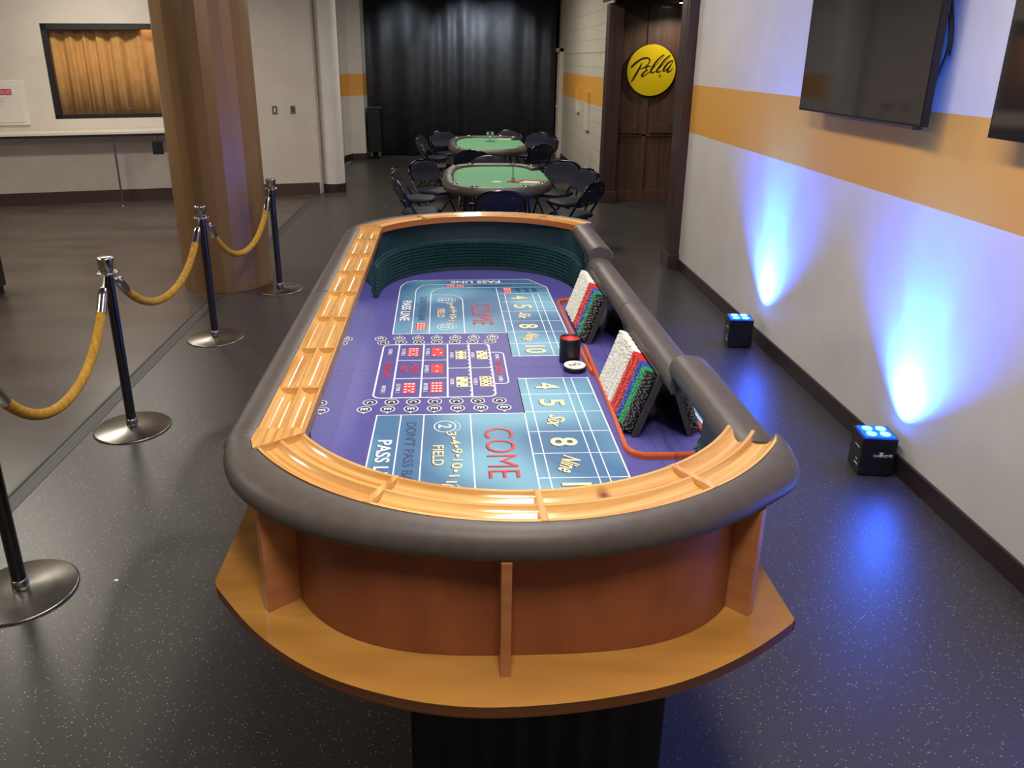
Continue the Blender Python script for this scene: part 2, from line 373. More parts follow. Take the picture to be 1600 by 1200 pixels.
# stage drape
b = MB(); rings = []
for i in range(401):
    x = -1.86+3.98*i/400; ph = x*15+1.6*sin(x*3.1); d = .03*sin(ph)+.03*sin(ph*.31+2)
    rings.append([(x, 17.15+d*1.0, 3.2), (x, 17.15+d, 1.6), (x+.01*sin(ph*.7), 17.15+d*1.15, .02)])
b.loft(rings, 0, True, False, False, True)
o = b.build('stage_drape', ['curtain_black']); so = o.modifiers.new('s', 'SOLIDIFY'); so.thickness = .004
tag(o, 'tall black drape closing off the far end of the room', 'curtain')
b = MB(); b.tube([(-1.9, 17.15, 3.23), (2.15, 17.15, 3.23)], .02); o = b.build('drape_rail', ['black']); tag(o, 'black rail carrying the tall black drape', 'curtain rail')
# column
b = MB(); n = 26; b.prism([(.395*cos(2*pi*(i+.3)/n), .395*sin(2*pi*(i+.3)/n)) for i in range(n)], 0, CEIL)
o = b.build('round_column', ['column'], loc=(-2.1, 7.15, 0)); struct(o); tag(o, 'thick bronze-brown round column between the floor areas', 'column')

# ---------------------------------------------------------------- craps table
OX, OY, BZ, TY = .071, 2.505, .95, .0075
XT = Matrix.Translation((OX, OY, 0)) @ Matrix.Rotation(TY, 4, 'Z')
def TW(u, v, z=0): return XT @ Vector((u, v, BZ+z))
T = empty('craps_table', (OX, OY, 0), 'long oval craps table with purple and blue layout and padded grey rail', 'gaming table', rz=TY)
UL, UR, CU = -.42, .503, .04
def supere(v0, a, b_, n, sgn, k=48, cu=CU):
    pts = []
    for i in range(k+1):
        t = pi*i/k; cx, sx = cos(t), sin(t)
        pts.append((cu+a*abs(cx)**(2/n)*(1 if cx > 0 else -1), sgn*(v0+b_*sx**(2/n))))
    return pts       # from right to left
INN = supere(.85, .462, .495, 2.3, 1); OUT = supere(.85, .485, .525, 3.0, 1)
# bed plate
near = [(-.575, -1.10), (-.575, -1.137), (-.570, -1.155), (-.554, -1.179), (-.47, -1.285), (-.384, -1.365), (-.30, -1.42), (-.208, -1.459), (-.12, -1.483), (-.028, -1.493), (.10, -1.487), (.22, -1.468), (.30, -1.446), (.378, -1.413), (.46, -1.367), (.535, -1.315), (.550, -1.30), (.553, -1.284), (.553, -1.10)]
def catmull(P, k=5):
    out = []; n = len(P)
    for i in range(n-1):
        p0, p1, p2, p3 = [Vector(P[min(n-1, max(0, j))]) for j in (i-1, i, i+1, i+2)]
        for j in range(k):
            t = j/k; q = .5*((2*p1)+(p2-p0)*t+(2*p0-5*p1+4*p2-p3)*t*t+(3*p1-p0-3*p2+p3)*t**3); out.append((q.x, q.y))
    return out+[tuple(P[-1])]
near = catmull(near)
plate = near+[(u, -v) for u, v in reversed(near)]
b = MB(); b.prism(plate, BZ-.024, BZ-.001, 0, 1)
b.build('table_bed', ['plate_wood', 'ply_edge'], T, bevel=.003)
# felt with its printed layout
b = MB(); FM = ['felt', 'seam', 'pr_blue', 'pr_white', 'pr_black', 'pr_grey', 'pr_red', 'pr_cream']
inn = INN+[(u, -v) for u, v in reversed(INN)]
FZ = BZ+.001
b.prism(inn, BZ-.001, FZ, 0)
def rect(u0, v0, u1, v1, z, mi): b.flat([(u0, v0), (u1, v0), (u1, v1), (u0, v1)], FZ+z, mi)
b.flat([(UL, -.001), (UR, -.001), (UR, .001), (UL, .001)], FZ+.0002, 1)
b.flat([(.462, -.85), (.464, -.85), (.464, .85), (.462, .85)], FZ+.0002, 1)
def stroke(pts, wd=.004, mi=3, z=.0006, closed=False):
    P = [Vector(p) for p in pts]; n = len(P); Lf, Rt = [], []
    for i, p in enumerate(P):
        a = P[i-1] if (i > 0 or closed) else p; c = P[(i+1) % n] if (i < n-1 or closed) else p
        d1 = (p-a).normalized() if (p-a).length > 0 else (c-p).normalized(); d2 = (c-p).normalized() if (c-p).length > 0 else d1
        t = (d1+d2).normalized(); nn = Vector((-t.y, t.x)); k = wd/2/max(.5, nn.dot(Vector((-d1.y, d1.x))))
        Lf.append(p+nn*k); Rt.append(p-nn*k)
    vs = [(q.x, q.y, FZ+z) for q in Lf]+[(q.x, q.y, FZ+z) for q in Rt]
    b.add(vs, [(n+i, n+(i+1) % n, (i+1) % n, i) for i in range(n if closed else n-1)], mi)
def corner(cx, cy, rx, ry, a0, a1, k=8): return [(cx+rx*cos(radians(a0+(a1-a0)*i/k)), cy+ry*sin(radians(a0+(a1-a0)*i/k))) for i in range(k+1)]
def mv(pts, s): return [(u, v*s) for u, v in pts]
for s in (1, -1):
    outer = [(-.31, .366), (-.316, 1.0)]+corner(-.246, 1.0, .07, .14, 180, 90)+[(.284, 1.14), (.358, 1.0), (.363, .111), (.129, .111), (.129, .366)]
    b.flat(mv(outer, s) if s > 0 else list(reversed(mv([(u, v if v > .2 else .097) for u, v in outer], s))), FZ+.0003, 2)
    o2 = mv([(u, v if (v > .2 or s > 0) else .097) for u, v in outer], s)
    stroke(o2, closed=True)
    stroke(mv([(-.238, .366), (-.242, .95)]+corner(-.182, .95, .06, .113, 180, 90)+[(.325, 1.063)], s), .0035)
    stroke(mv([(-.17, .366), (-.173, .90)]+corner(-.118, .90, .055, .104, 180, 90)+[(.358, 1.002)], s), .0035)
    stroke(mv([(-.172, .895), (-.11, .893)]+corner(-.10, .80, .067, .092, 90, 0)+[(-.033, .366)], s), .0035)
    lo = .111 if s > 0 else .097
    stroke(mv([(.125, 1.002), (.129, .366), (.129, lo)], s), .0035)
    top = .894 if s > 0 else .889
    for u in (.157, .281, .308): stroke(mv([(u, lo), (u, top)], s), .003)
    for k in range(1, 7): stroke(mv([(.129, lo+.1315*k), (.361, lo+.1315*k)], s), .003)
RD = Matrix.Rotation(-pi/2, 4, 'Z')
def T2(u, v, rot=-90): return Matrix.Translation((u, v, FZ)) @ Matrix.Rotation(radians(rot), 4, 'Z')
def txt(s, u, v, L, H, mi, bold=0, shear=0, rot=-90, shadow=0, warp=None, edge=None):
    if shadow: put_text(b, s, T2(u-shadow, v-shadow*.8, rot), L, H, 4, bold, shear, .0008, warp)
    if edge is not None: put_text(b, s, T2(u, v, rot), L*1.02, H*1.06, edge, bold+.03, shear, .0009, warp)
    put_text(b, s, T2(u, v, rot), L, H, mi, bold, shear, .001, warp)
for s in (1, -1):
    txt('PASS LINE', -.274, .667*s, .275, .040, 3, .018, shadow=.002)
    txt("DON'T PASS BAR", -.204, .695*s if s > 0 else -.605, .335 if s > 0 else .37, .030, 5, .004)
    txt('COME', .045, .607*s, .285, .080, 6, -.012, shadow=.003)
    txt('FIELD', -.126, .623*s, .113, .030, 7, .01, shadow=.0025)
    cur = lambda p: (p[0], p[1]+.018-.9*p[0]**2, p[2])
    txt('3\u20224\u20229\u202210\u202211', -.092, .627*s, .285, .028, 7, .008, shadow=.0025, warp=cur)
    for tx, vv in (('2', .808 if s > 0 else -.448), ('12', .448 if s > 0 else -.812)):
        stroke(corner(-.108, vv, .031, .036, 0, 360, 28)[:-1], .003, 3, closed=True)
        stroke(corner(-.098, vv, .034, .040, -60, 60, 12), .0015, 3)
        txt(tx, -.108, vv, .026 if tx == '2' else .036, .038, 3, .01, shadow=.001)
    vs = [.111+.1315*(k+.5) for k in range(6)] if s > 0 else [-(.097+.1315*(k+.5)) for k in range(6)]
    if s > 0: vs = vs[::-1]
    for tx, vv in zip(('4', '5', 'Six', '8', 'Nine', '10'), vs):
        if len(tx) > 2: txt(tx, .216, vv, .085 if tx == 'Nine' else .07, .050, 7, .02, .35, -90-(18 if tx == 'Nine' else 14), shadow=.003)
        else: txt(tx, .22, vv, .05 if tx != '10' else .078, .076, 7, .016, shadow=.003)
txt('PASS LINE', .032, 1.10, .235, .042, 3, .02, rot=180, shadow=.002)
txt("DON'T PASS BAR", .11, 1.031, .17, .024, 5, rot=180)
def die(u0, v0, u1, v1, n, col, pip, z=.0008):
    rect(min(u0, u1), min(v0, v1), max(u0, u1), max(v0, v1), z, col)
    P = {1: [(0, 0)], 2: [(-1, -1), (1, 1)], 3: [(-1, -1), (0, 0), (1, 1)], 4: [(-1, -1), (-1, 1), (1, -1), (1, 1)], 5: [(-1, -1), (-1, 1), (1, -1), (1, 1), (0, 0)], 6: [(x, y) for x in (-1, 0, 1) for y in (-1, 1)]}[n]
    cu, cv, a, c2 = (u0+u1)/2, (v0+v1)/2, abs(u1-u0)*.29, abs(v1-v0)*.27
    for x, y in P: b.flat(corner(cu+x*a, cv+y*c2, .0048, .0048, 0, 360, 10)[:-1], FZ+z+.0003, pip)
def dice(u0, u1, va, vb, n1, n2, col, pip):
    m = (va+vb)/2; g = .0012*(1 if va > vb else -1)
    die(u0, va, u1, m+g, n1, col, pip); die(u0, m-g, u1, vb, n2, col, pip)
dice(-.225, -.183, .498, .412, 6, 6, 6, 3)
for uu in (-.105, -.06): die(uu, 1.012, uu+.042, 1.050, 6, 6, 3)
dice(.155, .193, .992, .905, 6, 6, 6, 3)
txt("DON'T", .222, .95, .07, .022, 5); txt('COME', .26, .95, .07, .022, 5); txt('BAR', .297, .95, .055, .022, 5)
# proposition box
def rrect(u0, v0, u1, v1, r): return corner(u1-r, v1-r, r, r, 0, 90, 5)+corner(u0+r, v1-r, r, r, 90, 180, 5)+corner(u0+r, v0+r, r, r, 180, 270, 5)+corner(u1-r, v0+r, r, r, 270, 360, 5)
stroke(rrect(-.334, -.24, .052, .246, .025), .0055, closed=True)
for u in (-.276, -.186, -.1, -.022): stroke([(u, -.24), (u, .246)], .0055)
for v in (.083, -.083): stroke([(-.276, v), (-.1, v)], .0045)
stroke([(-.1, .004), (.052, .004)], .0055)
for k in range(14):
    for uu in (-.022, .052):
        v = -.225+k*.034; b.flat(corner(uu-.004, v, .004, .005, 0, 360, 6)[:-1], FZ+.0007, 3)
stroke([(.052, .153), (.08, .153)]+corner(.08, .133, .02, .02, 90, 0, 5)+corner(.08, -.118, .02, .02, 0, -90, 5)+[(.052, -.138)], .0045)
txt('ANY CRAPS', -.304, .0, .135, .024, 6, .01); txt('8 FOR 1', -.306, .17, .06, .014, 3, .02); txt('8 FOR 1', -.306, -.172, .06, .014, 3, .02)
txt('ANY SEVEN', .076, .005, .125, .024, 6, .01); txt('5 FOR 1', .076, .108, .05, .013, 3, .02); txt('5 FOR 1', .076, -.098, .05, .013, 3, .02)
txt('HORN', -.212, .0, .085, .026, 6, .01); txt('BET', -.247, .0, .055, .024, 6, .01)
for (u0, va, n1, n2, t) in ((-.243, .208, 6, 5, '15 FOR 1'), (-.156, .207, 1, 2, '15 FOR 1'), (-.156, .043, 1, 1, '30 FOR 1'), (-.244, -.121, 6, 5, '15 FOR 1'), (-.156, -.117, 6, 6, '30 FOR 1')):
    dice(u0, u0+.041, va, va-.085, n1, n2, 6, 3); txt(t, u0-.015, va-.043, .07, .014, 3, .02)
for (u0, va, n1, n2, t) in ((-.071, .172, 4, 4, '10 FOR 1'), (.004, .169, 3, 3, '8 FOR 1'), (-.071, -.076, 2, 2, '8 FOR 1'), (.006, -.074, 5, 5, '10 FOR 1')):
    dice(u0, u0+.038, va, va-.084, n1, n2, 7, 4); txt(t, u0-.014, va-.043, .055, .013, 3, .02)
for s in (1, -1):
    for k in range(7):
        uC = -.339+.0665*k; uE = -.352+.0705*k; vC = .271*s; vE = (.317 if s > 0 else -.323)
        for (uu, vv, ch) in ((uC, vC, 'C'), (uE, vE, 'E')):
            b.flat(corner(uu, vv, .0225, .0225, 0, 360, 20)[:-1], FZ+.0005, 3); b.flat(corner(uu, vv, .0195, .0195, 0, 360, 20)[:-1], FZ+.0006, 0)
            b.flat(corner(uu, vv, .017, .017, 0, 360, 20)[:-1], FZ+.0007, 4); txt(ch, uu, vv, .016, .022, 3, .03)
        b.flat([(uE-.006, vE+s*.021), (uE+.006, vE+s*.021), (uE, vE+s*.031)] if s < 0 else [(uE+.006, vE+.021), (uE-.006, vE+.021), (uE, vE+.031)], FZ+.0005, 3)
b.build('layout_felt', FM, T)
# end walls with rubber lining
def wallz(sgn, name, mats, kind):
    b = MB(); n = len(INN)
    ri = [(u, v*sgn) for u, v in INN]; ro = [(u, v*sgn) for u, v in OUT]; h = .252
    if kind == 'wall':
        rings = [[(ri[i][0], ri[i][1], BZ), (ri[i][0], ri[i][1], BZ+h), (ro[i][0], ro[i][1], BZ+h), (ro[i][0], ro[i][1], BZ)] for i in range(n)]
        if sgn < 0: rings = [list(reversed(r)) for r in rings]
        ln = 0; uvs = []
        for i, r in enumerate(rings):
            if i: ln += (Vector(rings[i][0])-Vector(rings[i-1][0])).length
            uvs.append([(q[2], ln) for q in r])
        b.loft(rings, 0, True, uvs=uvs); o = b.build(name, mats, T)
        e = o.modifiers.new('es', 'EDGE_SPLIT'); e.split_angle = radians(40); return o
wallz(-1, 'end_wall', ['panel_wood'], 'wall'); wallz(1, 'end_wall', ['panel_wood'], 'wall')
def resample(pts, step):
    P = [Vector(p) for p in pts]; out = [P[0]]; acc = 0
    L_ = sum((P[i+1]-P[i]).length for i in range(len(P)-1)); n = max(2, round(L_/step)); want = [L_*k/n for k in range(n+1)]
    res = []; d = 0; k = 0
    for i in range(len(P)-1):
        seg = (P[i+1]-P[i]).length
        while k <= n and want[k] <= d+seg+1e-9: res.append(P[i]+(P[i+1]-P[i])*((want[k]-d)/seg if seg else 0)); k += 1
        d += seg
    return res
for sgn in (1, -1):
    b = MB(); q = resample(INN, .0073); q = [(p.x, p.y*sgn) for p in q]; n = len(q)
    def inward(i, d):
        a = Vector(q[max(0, i-1)]); c = Vector(q[min(n-1, i+1)]); t = (c-a).normalized(); nn = Vector((-t.y, t.x))
        if nn.dot(Vector((CU, .3*sgn))-Vector(q[i])) < 0: nn = -nn
        return (q[i][0]+nn.x*d, q[i][1]+nn.y*d)
    d0 = .012
    prof = [(.001, d0+.004), (.016, d0+.004), (.018, d0)]
    rows = 8; rz0 = .02; rp = .0155
    # smooth backing and top band
    rings = [[(*inward(i, 0), BZ+.002), (*inward(i, d0+.006), BZ+.002), (*inward(i, d0+.006), BZ+.016), (*inward(i, d0), BZ+.020), (*inward(i, d0), BZ+.15), (*inward(i, .006), BZ+.156), (*inward(i, .004), BZ+.248), (*inward(i, 0), BZ+.248)] for i in range(n)]
    b.loft(rings, 0, False)
    if sgn < 0: pass
    for i in range(1, n-2, 2):
        for k in range(rows):
            z0 = BZ+rz0+k*rp; z1 = z0+rp
            A_ = (*inward(i, d0), z0); B_ = (*inward(i+2 if i+2 < n else n-1, d0), z0); C_ = (B_[0], B_[1], z1); D_ = (A_[0], A_[1], z1)
            P_ = (*inward(i+1, d0+.014), (z0+z1)/2); fs = [(0, 1, 4), (1, 2, 4), (2, 3, 4), (3, 0, 4)]
            b.add([A_, B_, C_, D_, P_], fs, 1)
    b.build('rubber_lining', ['green_wall', 'rubber'], T)
# side walls: wood outside, mirror inside
for u0, u1, nm in ((UL-.022, UL, 'side_wall'), (UR, UR+.022, 'side_wall')):
    b = MB(); h = .25 if u0 < 0 else .205
    b.box((u0, -.87, BZ), (u1, .87, BZ+h)); b.build(nm, ['panel_wood'], T)
    b = MB(); uu = UL if u0 < 0 else UR; sg = 1 if u0 < 0 else -1
    b.box((min(uu, uu+sg*.004), -.845, BZ+.002), (max(uu, uu+sg*.004), .845, BZ+h-.002)); b.build('side_mirror', ['mirror'], T)
# support fins
def fin(wu, wv, ou, ov, h=.228):
    b = MB(); d = Vector((ou-wu, ov-wv)); d.normalize(); nn = Vector((-d.y, d.x))*.009
    P = [Vector((wu, wv))-d*.01+nn, Vector((wu, wv))-d*.01-nn, Vector((ou, ov))-nn, Vector((ou, ov))+nn]
    b.prism([(p.x, p.y) for p in reversed(P)][::-1], BZ-.001, BZ+h); b.build('support_fin', ['fin_wood'], T, bevel=.0015)
for s in (1, -1):
    fin(-.395, 1.195*s, -.450, 1.238*s); fin(-.003, 1.366*s, -.003, 1.427*s); fin(.425, 1.232*s, .474, 1.282*s)
for v in (-.75, -.25, .25, .75): fin(UL-.02, v, -.52, v)
for v in (-.8, -.3, .3, .8): fin(UR+.02, v, .548, v, .19)
# curved chip racks: honey pine with two troughs
RZ0, RZ1 = BZ+.254, BZ+.280
ARC = (.045, .767); RI, RO = .515, .617
def trough(w_, h0, h1, r=.0205, dep=.013):
    "cross section across the rack: list of (t, z) along the top from inner to outer"
    pts = [(0, h1), (.006, h1)]; half = (w_-.012-.006)/2
    for c0 in (.006+half/2, .006+half+.006+half/2):
        for k in range(9):
            x = -half/2+half*k/8; zz = h1-dep*(1-(x/(half/2))**2)**.5 if abs(x) < half/2 else h1
            pts.append((c0+x, zz))
    pts += [(w_-.006, h1), (w_, h1)]; return pts
def rack_arc(sgn, a0, a1, name='curved_chip_rack'):
    b = MB(); prof = trough(RO-RI, RZ0, RZ1); k = 14; rings = []; uvs = []
    for i in range(k+1):
        a = radians(a0+(a1-a0)*i/k); rr = []; uu = []
        for t, z in prof: rr.append((ARC[0]+(RI+t)*cos(a), sgn*(-ARC[1]+(RI+t)*sin(a)), z)); uu.append(((a-1)*.56+a0*.37, t+a0*.013))
        rings.append(rr); uvs.append(uu)
    if sgn < 0: pass
    b.loft(rings, 0, True, False, False, True, uvs=uvs)
    bot = []
    for i in range(k+1):
        a = radians(a0+(a1-a0)*i/k)
        bot.append([(ARC[0]+(RI)*cos(a), sgn*(-ARC[1]+(RI)*sin(a)), RZ1), (ARC[0]+(RI)*cos(a), sgn*(-ARC[1]+RI*sin(a)), RZ0), (ARC[0]+RO*cos(a), sgn*(-ARC[1]+RO*sin(a)), RZ0), (ARC[0]+RO*cos(a), sgn*(-ARC[1]+RO*sin(a)), RZ1)])
    b.loft(bot, 1, False, False, False, True)
    for ring in (rings[0], rings[-1]):
        n_ = len(ring); vs = ring+[(ring[-1][0], ring[-1][1], RZ0), (ring[0][0], ring[0][1], RZ0)]; b.add(vs, [tuple(range(len(vs)))], 0)
    # divider bar at the start of the piece
    for aa in ((a0+.0, a0+1.3),):
        P = [(ARC[0]+r_*cos(radians(x)), sgn*(-ARC[1]+r_*sin(radians(x)))) for r_, x in ((RI, aa[0]), (RO, aa[0]), (RO, aa[1]), (RI, aa[1]))]
        b.prism(P, RZ0, RZ1+.001)
    o = b.build(name, ['rack_wood', 'rack_edge'], T); e = o.modifiers.new('es', 'EDGE_SPLIT'); e.split_angle = radians(38); return o
for s in (1, -1):
    # sgn=+1 -> near (v negative)
    for a0, a1 in ((211, 242), (242, 271), (271, 302), (302, 328.5)): rack_arc(s, a0, a1)
# straight rack on the left side
def straight(v0, v1):
    b = MB(); prof = trough(.101, RZ0, RZ1, dep=.014); u0 = -.389
    rings = []; uvs = []
    for v in (v0+.006, v1-.006):
        rings.append([(u0-t, v, z) for t, z in prof]); uvs.append([(v+v0*3.3, t+v0) for t, z in prof])
    b.loft(rings, 0, True, False, False, True, uvs=uvs)
    b.box((u0-.101, v0, RZ0), (u0, v1, RZ0+.002), 1)
    b.box((u0-.101, v0, RZ0), (u0-.1005, v1, RZ1), 1); b.box((u0-.0005, v0, RZ0), (u0, v1, RZ1), 1)
    for v in (v0, v1-.006): b.box((u0-.101, v, RZ0), (u0, v+.006, RZ1), 0)
    o = b.build('straight_chip_rack', ['rack_wood', 'rack_edge'], T); e = o.modifiers.new('es', 'EDGE_SPLIT'); e.split_angle = radians(38)
vd = [-1.022, -.8, -.533, -.267, 0, .267, .533, .8, 1.022]
for i in range(8): straight(vd[i], vd[i+1])
for s in (1, -1):
    P = [(-.389, 1.022*s), (-.490, 1.022*s), (-.492, 1.07*s), (-.479, 1.11*s), (-.389, 1.045*s)]
    if s > 0: P = P[::-1]
    b = MB(); b.prism(P[::-1], RZ0, RZ1+.003, 0, 0); b.build('rack_corner', ['rack_wood'], T, bevel=.002)
# padded armrest cushions
def cush_ring(base, d, w_, zt):
    "profile across the cushion from inner edge; base point, outward dir, width, height of the top"
    pr = [(.06, -.058), (.01, -.045), (0, -.030), (.05, -.014), (.2, -.004), (.42, 0), (.66, -.003), (.85, -.012), (.96, -.024), (1, -.036), (.98, -.046), (.9, -.054), (.7, -.058), (.15, -.058)]
    return [(base[0]+d[0]*w_*t, base[1]+d[1]*w_*t, zt+z) for t, z in pr]
def loft_obj(rings, flip=False, mats=('leather',)):
    b = MB()
    if flip: rings = [list(reversed(r)) for r in rings]
    # pull the last rings in a little so the seams read
    b.loft(rings, 0, True); o = b.build('armrest_cushion', list(mats), T); e = o.modifiers.new('es', 'EDGE_SPLIT'); e.split_angle = radians(50); return o
th = [(201, .648), (209, .676), (217.9, .695), (230.2, .697), (243.9, .681), (255, .664), (265.7, .661), (284.9, .661), (301.7, .667), (313, .674), (319.6, .690), (325, .668), (329, .626)]
def rout(a):
    for (a0, r0), (a1, r1) in zip(th, th[1:]):
        if a <= a1: 
            t = (a-a0)/(a1-a0); return r0+(r1-r0)*t
    return th[-1][1]
ZC = BZ+.282
for s in (1, -1):
    rings = []
    for i in range(61):
        a = 204.7+(328.9-204.7)*i/60; ro = sum(rout(a+d) for d in (-4, -2, 0, 2, 4))/5 if 206 < a < 325 else rout(a); ri = .600
        ca, sa = cos(radians(a)), sin(radians(a))
        rings.append(cush_ring((ARC[0]+ri*ca, s*(-ARC[1]+ri*sa)), (ca, s*sa), ro-ri, ZC))
    loft_obj(rings, s > 0)
def side_cushion(v0, v1, u_in, u_out, zt, n=10):
    rings = []
    for i in range(n+1):
        v = v0+(v1-v0)*i/n; e = min(i, n-i); k = 1 if e > 0 else .93
        if i in (1, n-1): v = v0+.01 if i == 1 else v1-.01
        d = 1 if u_out > u_in else -1
        rings.append(cush_ring((u_in, v), (d, 0), abs(u_out-u_in)*k, zt-(0 if e else .003)))
    loft_obj(rings, u_out > u_in)
side_cushion(-1.045, .016, -.478, -.560, ZC); side_cushion(.02, 1.06, -.478, -.560, ZC)
side_cushion(-1.10, -.615, .478, .580, BZ+.278); side_cushion(.615, 1.10, .478, .580, BZ+.278)
side_cushion(-.63, .0, .478, .574, BZ+.232); side_cushion(.004, .63, .478, .574, BZ+.232)
# draped base below the bed
b = MB(); n = 220; P0 = []
for i in range(n):
    t = i/n*4; k = int(t); f = t-k
    c_ = [(-.2, -.98), (.43, -.98), (.43, .98), (-.2, .98)]; a_ = Vector(c_[k]); e_ = Vector(c_[(k+1) % 4]); p = a_+(e_-a_)*f
    nn = (e_-a_).normalized(); nn = Vector((nn.y, -nn.x)); ed = sin(pi*f); P0.append((p, nn, ed, i))
rings = [[(p.x+nn.x*am*sin(i*.9)*ed, p.y+nn.y*am*sin(i*.9)*ed, z) for p, nn, ed, i in P0] for z, am in ((.001, .008), (.5, .006), (.926, .003))]
b.loft(rings, 0, True); b.build('base_skirt', ['black_matte'], T)

# ---------------------------------------------------------------- things on the craps table
def on_table(o, u, v, z=.002): o.location = TW(u, v, z); o.rotation_euler = (0, 0, TY); return o
p = empty('point_puck', TW(.331, -.028, .001), 'round white ON marker puck with black rim in front of the dice cup', 'puck', rz=TY)
b = MB(); b.lathe([(.036, 0), (.0385, .003), (.0385, .015), (.037, .017)], 40); b.build('puck_rim', ['black'], p)
b = MB(); b.lathe([(.0365, .0165), (.0368, .019), (.036, .020)], 40); put_text(b, 'ON', Matrix.Translation((0, 0, .0203)) @ Matrix.Rotation(radians(205), 4, 'Z'), .042, .022, 1, .02); b.build('puck_face', ['chip_white', 'pr_black'], p)
p = empty('dice_cup', TW(.325, .052, .001), 'black dice cup with a red felt inside standing beside the puck', 'dice cup', rz=TY)
b = MB(); b.lathe([(.001, .0), (.034, .0), (.036, .004), (.037, .087), (.036, .090), (.0335, .090), (.0332, .082)], 40, cap=False); b.build('cup_body', ['black'], p)
b = MB(); b.lathe([(.0005, .078), (.033, .078), (.0335, .089)], 40, cap=False); b.build('cup_lining', ['pr_red'], p)
def bar_rail(pts, label):
    P = [Vector(q) for q in pts]; b = MB()
    rings = []; n = len(P); pr = [(-.006, 0), (-.006, .012), (-.003, .017), (.003, .017), (.006, .012), (.006, 0)]
    for i, q in enumerate(P):
        a = P[max(0, i-1)]; c = P[min(n-1, i+1)]; t = (c-a).normalized(); nn = Vector((t.y, -t.x)); rings.append([(q.x+nn.x*x, q.y+nn.y*x, z) for x, z in pr])
    b.loft(rings, 0, False); o = b.build('bank_rail', ['orange_rail']); o.location = TW(0, 0, .001); o.rotation_euler = (0, 0, TY); tag(o, label, 'wooden rail', 'orange wooden rails fencing off the chip racks')
bar_rail([(.4985, -.662), (.43, -.662)]+corner(.43, -.605, .05, .057, 270, 180, 8)+[(.388, -.4), (.395, .0), (.400, .175)], 'orange bent wooden rail around the near chip rack')
bar_rail([(.4985, .762), (.42, .762)]+corner(.42, .715, .045, .047, 90, 180, 8)+[(.375, .4), (.379, .0), (.382, -.075)], 'orange bent wooden rail around the far chip rack')
# chip racks leaning on the dealer's wall
S_ = Vector((.062, 0, .176)).normalized(); N_ = Vector((-S_.z, 0, S_.x)); V_ = Vector((0, 1, 0))
RL, PITCH = .19, .0385
def chip_rack(v0, label):
    p = empty('chip_rack', TW(.419, v0, .002), label, 'chip rack', 'black chip racks leaning on the dealer side', rz=TY)
    Xr = Matrix((( V_.x, S_.x, N_.x), (V_.y, S_.y, N_.y), (V_.z, S_.z, N_.z))).to_4x4()   # columns: along v, up slope, normal
    b = MB(); prof = []; w_ = .400; m_ = (w_-10*PITCH)/2
    top = [(0, .004), (m_, .004)]
    for k in range(10):
        for j in range(1, 8):
            a = pi*j/7.999; top.append((m_+PITCH*k+PITCH/2-.0188*cos(a), .004-.010*sin(a)))
        top.append((m_+PITCH*(k+1), .004))
    top.append((w_, .004)); poly = top+[(w_, -.010), (0, -.010)]
    rings = [[(x, y, z) for x, z in poly] for y in (.0, RL)]
    b.loft(rings, 0, False, X=Xr); b.build('tray_board', ['black'], p)
    for x0, x1, y0, y1 in ((-.006, .002, 0, RL+.004), (w_-.002, w_+.006, 0, RL+.004), (-.006, w_+.006, RL-.002, RL+.005)):
        b = MB(); b.box((x0, y0, -.010), (x1, y1, .007), 0, Xr); b.build('tray_edge', ['grey_edge'], p)
    return p
chip_rack(-.532, 'black leaning rack full of poker chips, nearest one, right of the white puck')
chip_rack(.226, 'black leaning rack full of poker chips behind the dice cup')
def chip_mesh(cn):
    b = MB(); seg = 24
    for i in range(seg):
        a0, a1 = 2*pi*i/seg, 2*pi*(i+1)/seg; r, h = .0193, .00165; mi = 1 if i % 4 == 0 else 0
        b.add([(r*cos(a0), r*sin(a0), -h), (r*cos(a1), r*sin(a1), -h), (r*cos(a1), r*sin(a1), h), (r*cos(a0), r*sin(a0), h)], [(0, 1, 2, 3)], mi)
    for z, rev in ((.00165, False), (-.00165, True)):
        f = [(.0193*cos(2*pi*i/seg), .0193*sin(2*pi*i/seg), z) for i in range(seg)]
        b.add(f[::-1] if rev else f, [tuple(range(seg))], 0)
    return b
ROWS = ['chip_black', 'chip_green', 'chip_blue', 'chip_red', 'chip_red']+['chip_white']*5
CM = {c: chip_mesh(c).mesh('poker_chip', [c, 'spot_'+c[5:]]) for c in set(ROWS)}
stuff = MB(); SMAT = ['chip_black', 'chip_green', 'chip_blue', 'chip_red', 'chip_white']+['spot_'+x for x in ('black', 'green', 'blue', 'red', 'white')]
count = 0
Rz = Matrix.Rotation(TY, 4, 'Z').to_3x3(); Sw = Rz @ S_; Nw = Rz @ N_; Vw = Rz @ V_
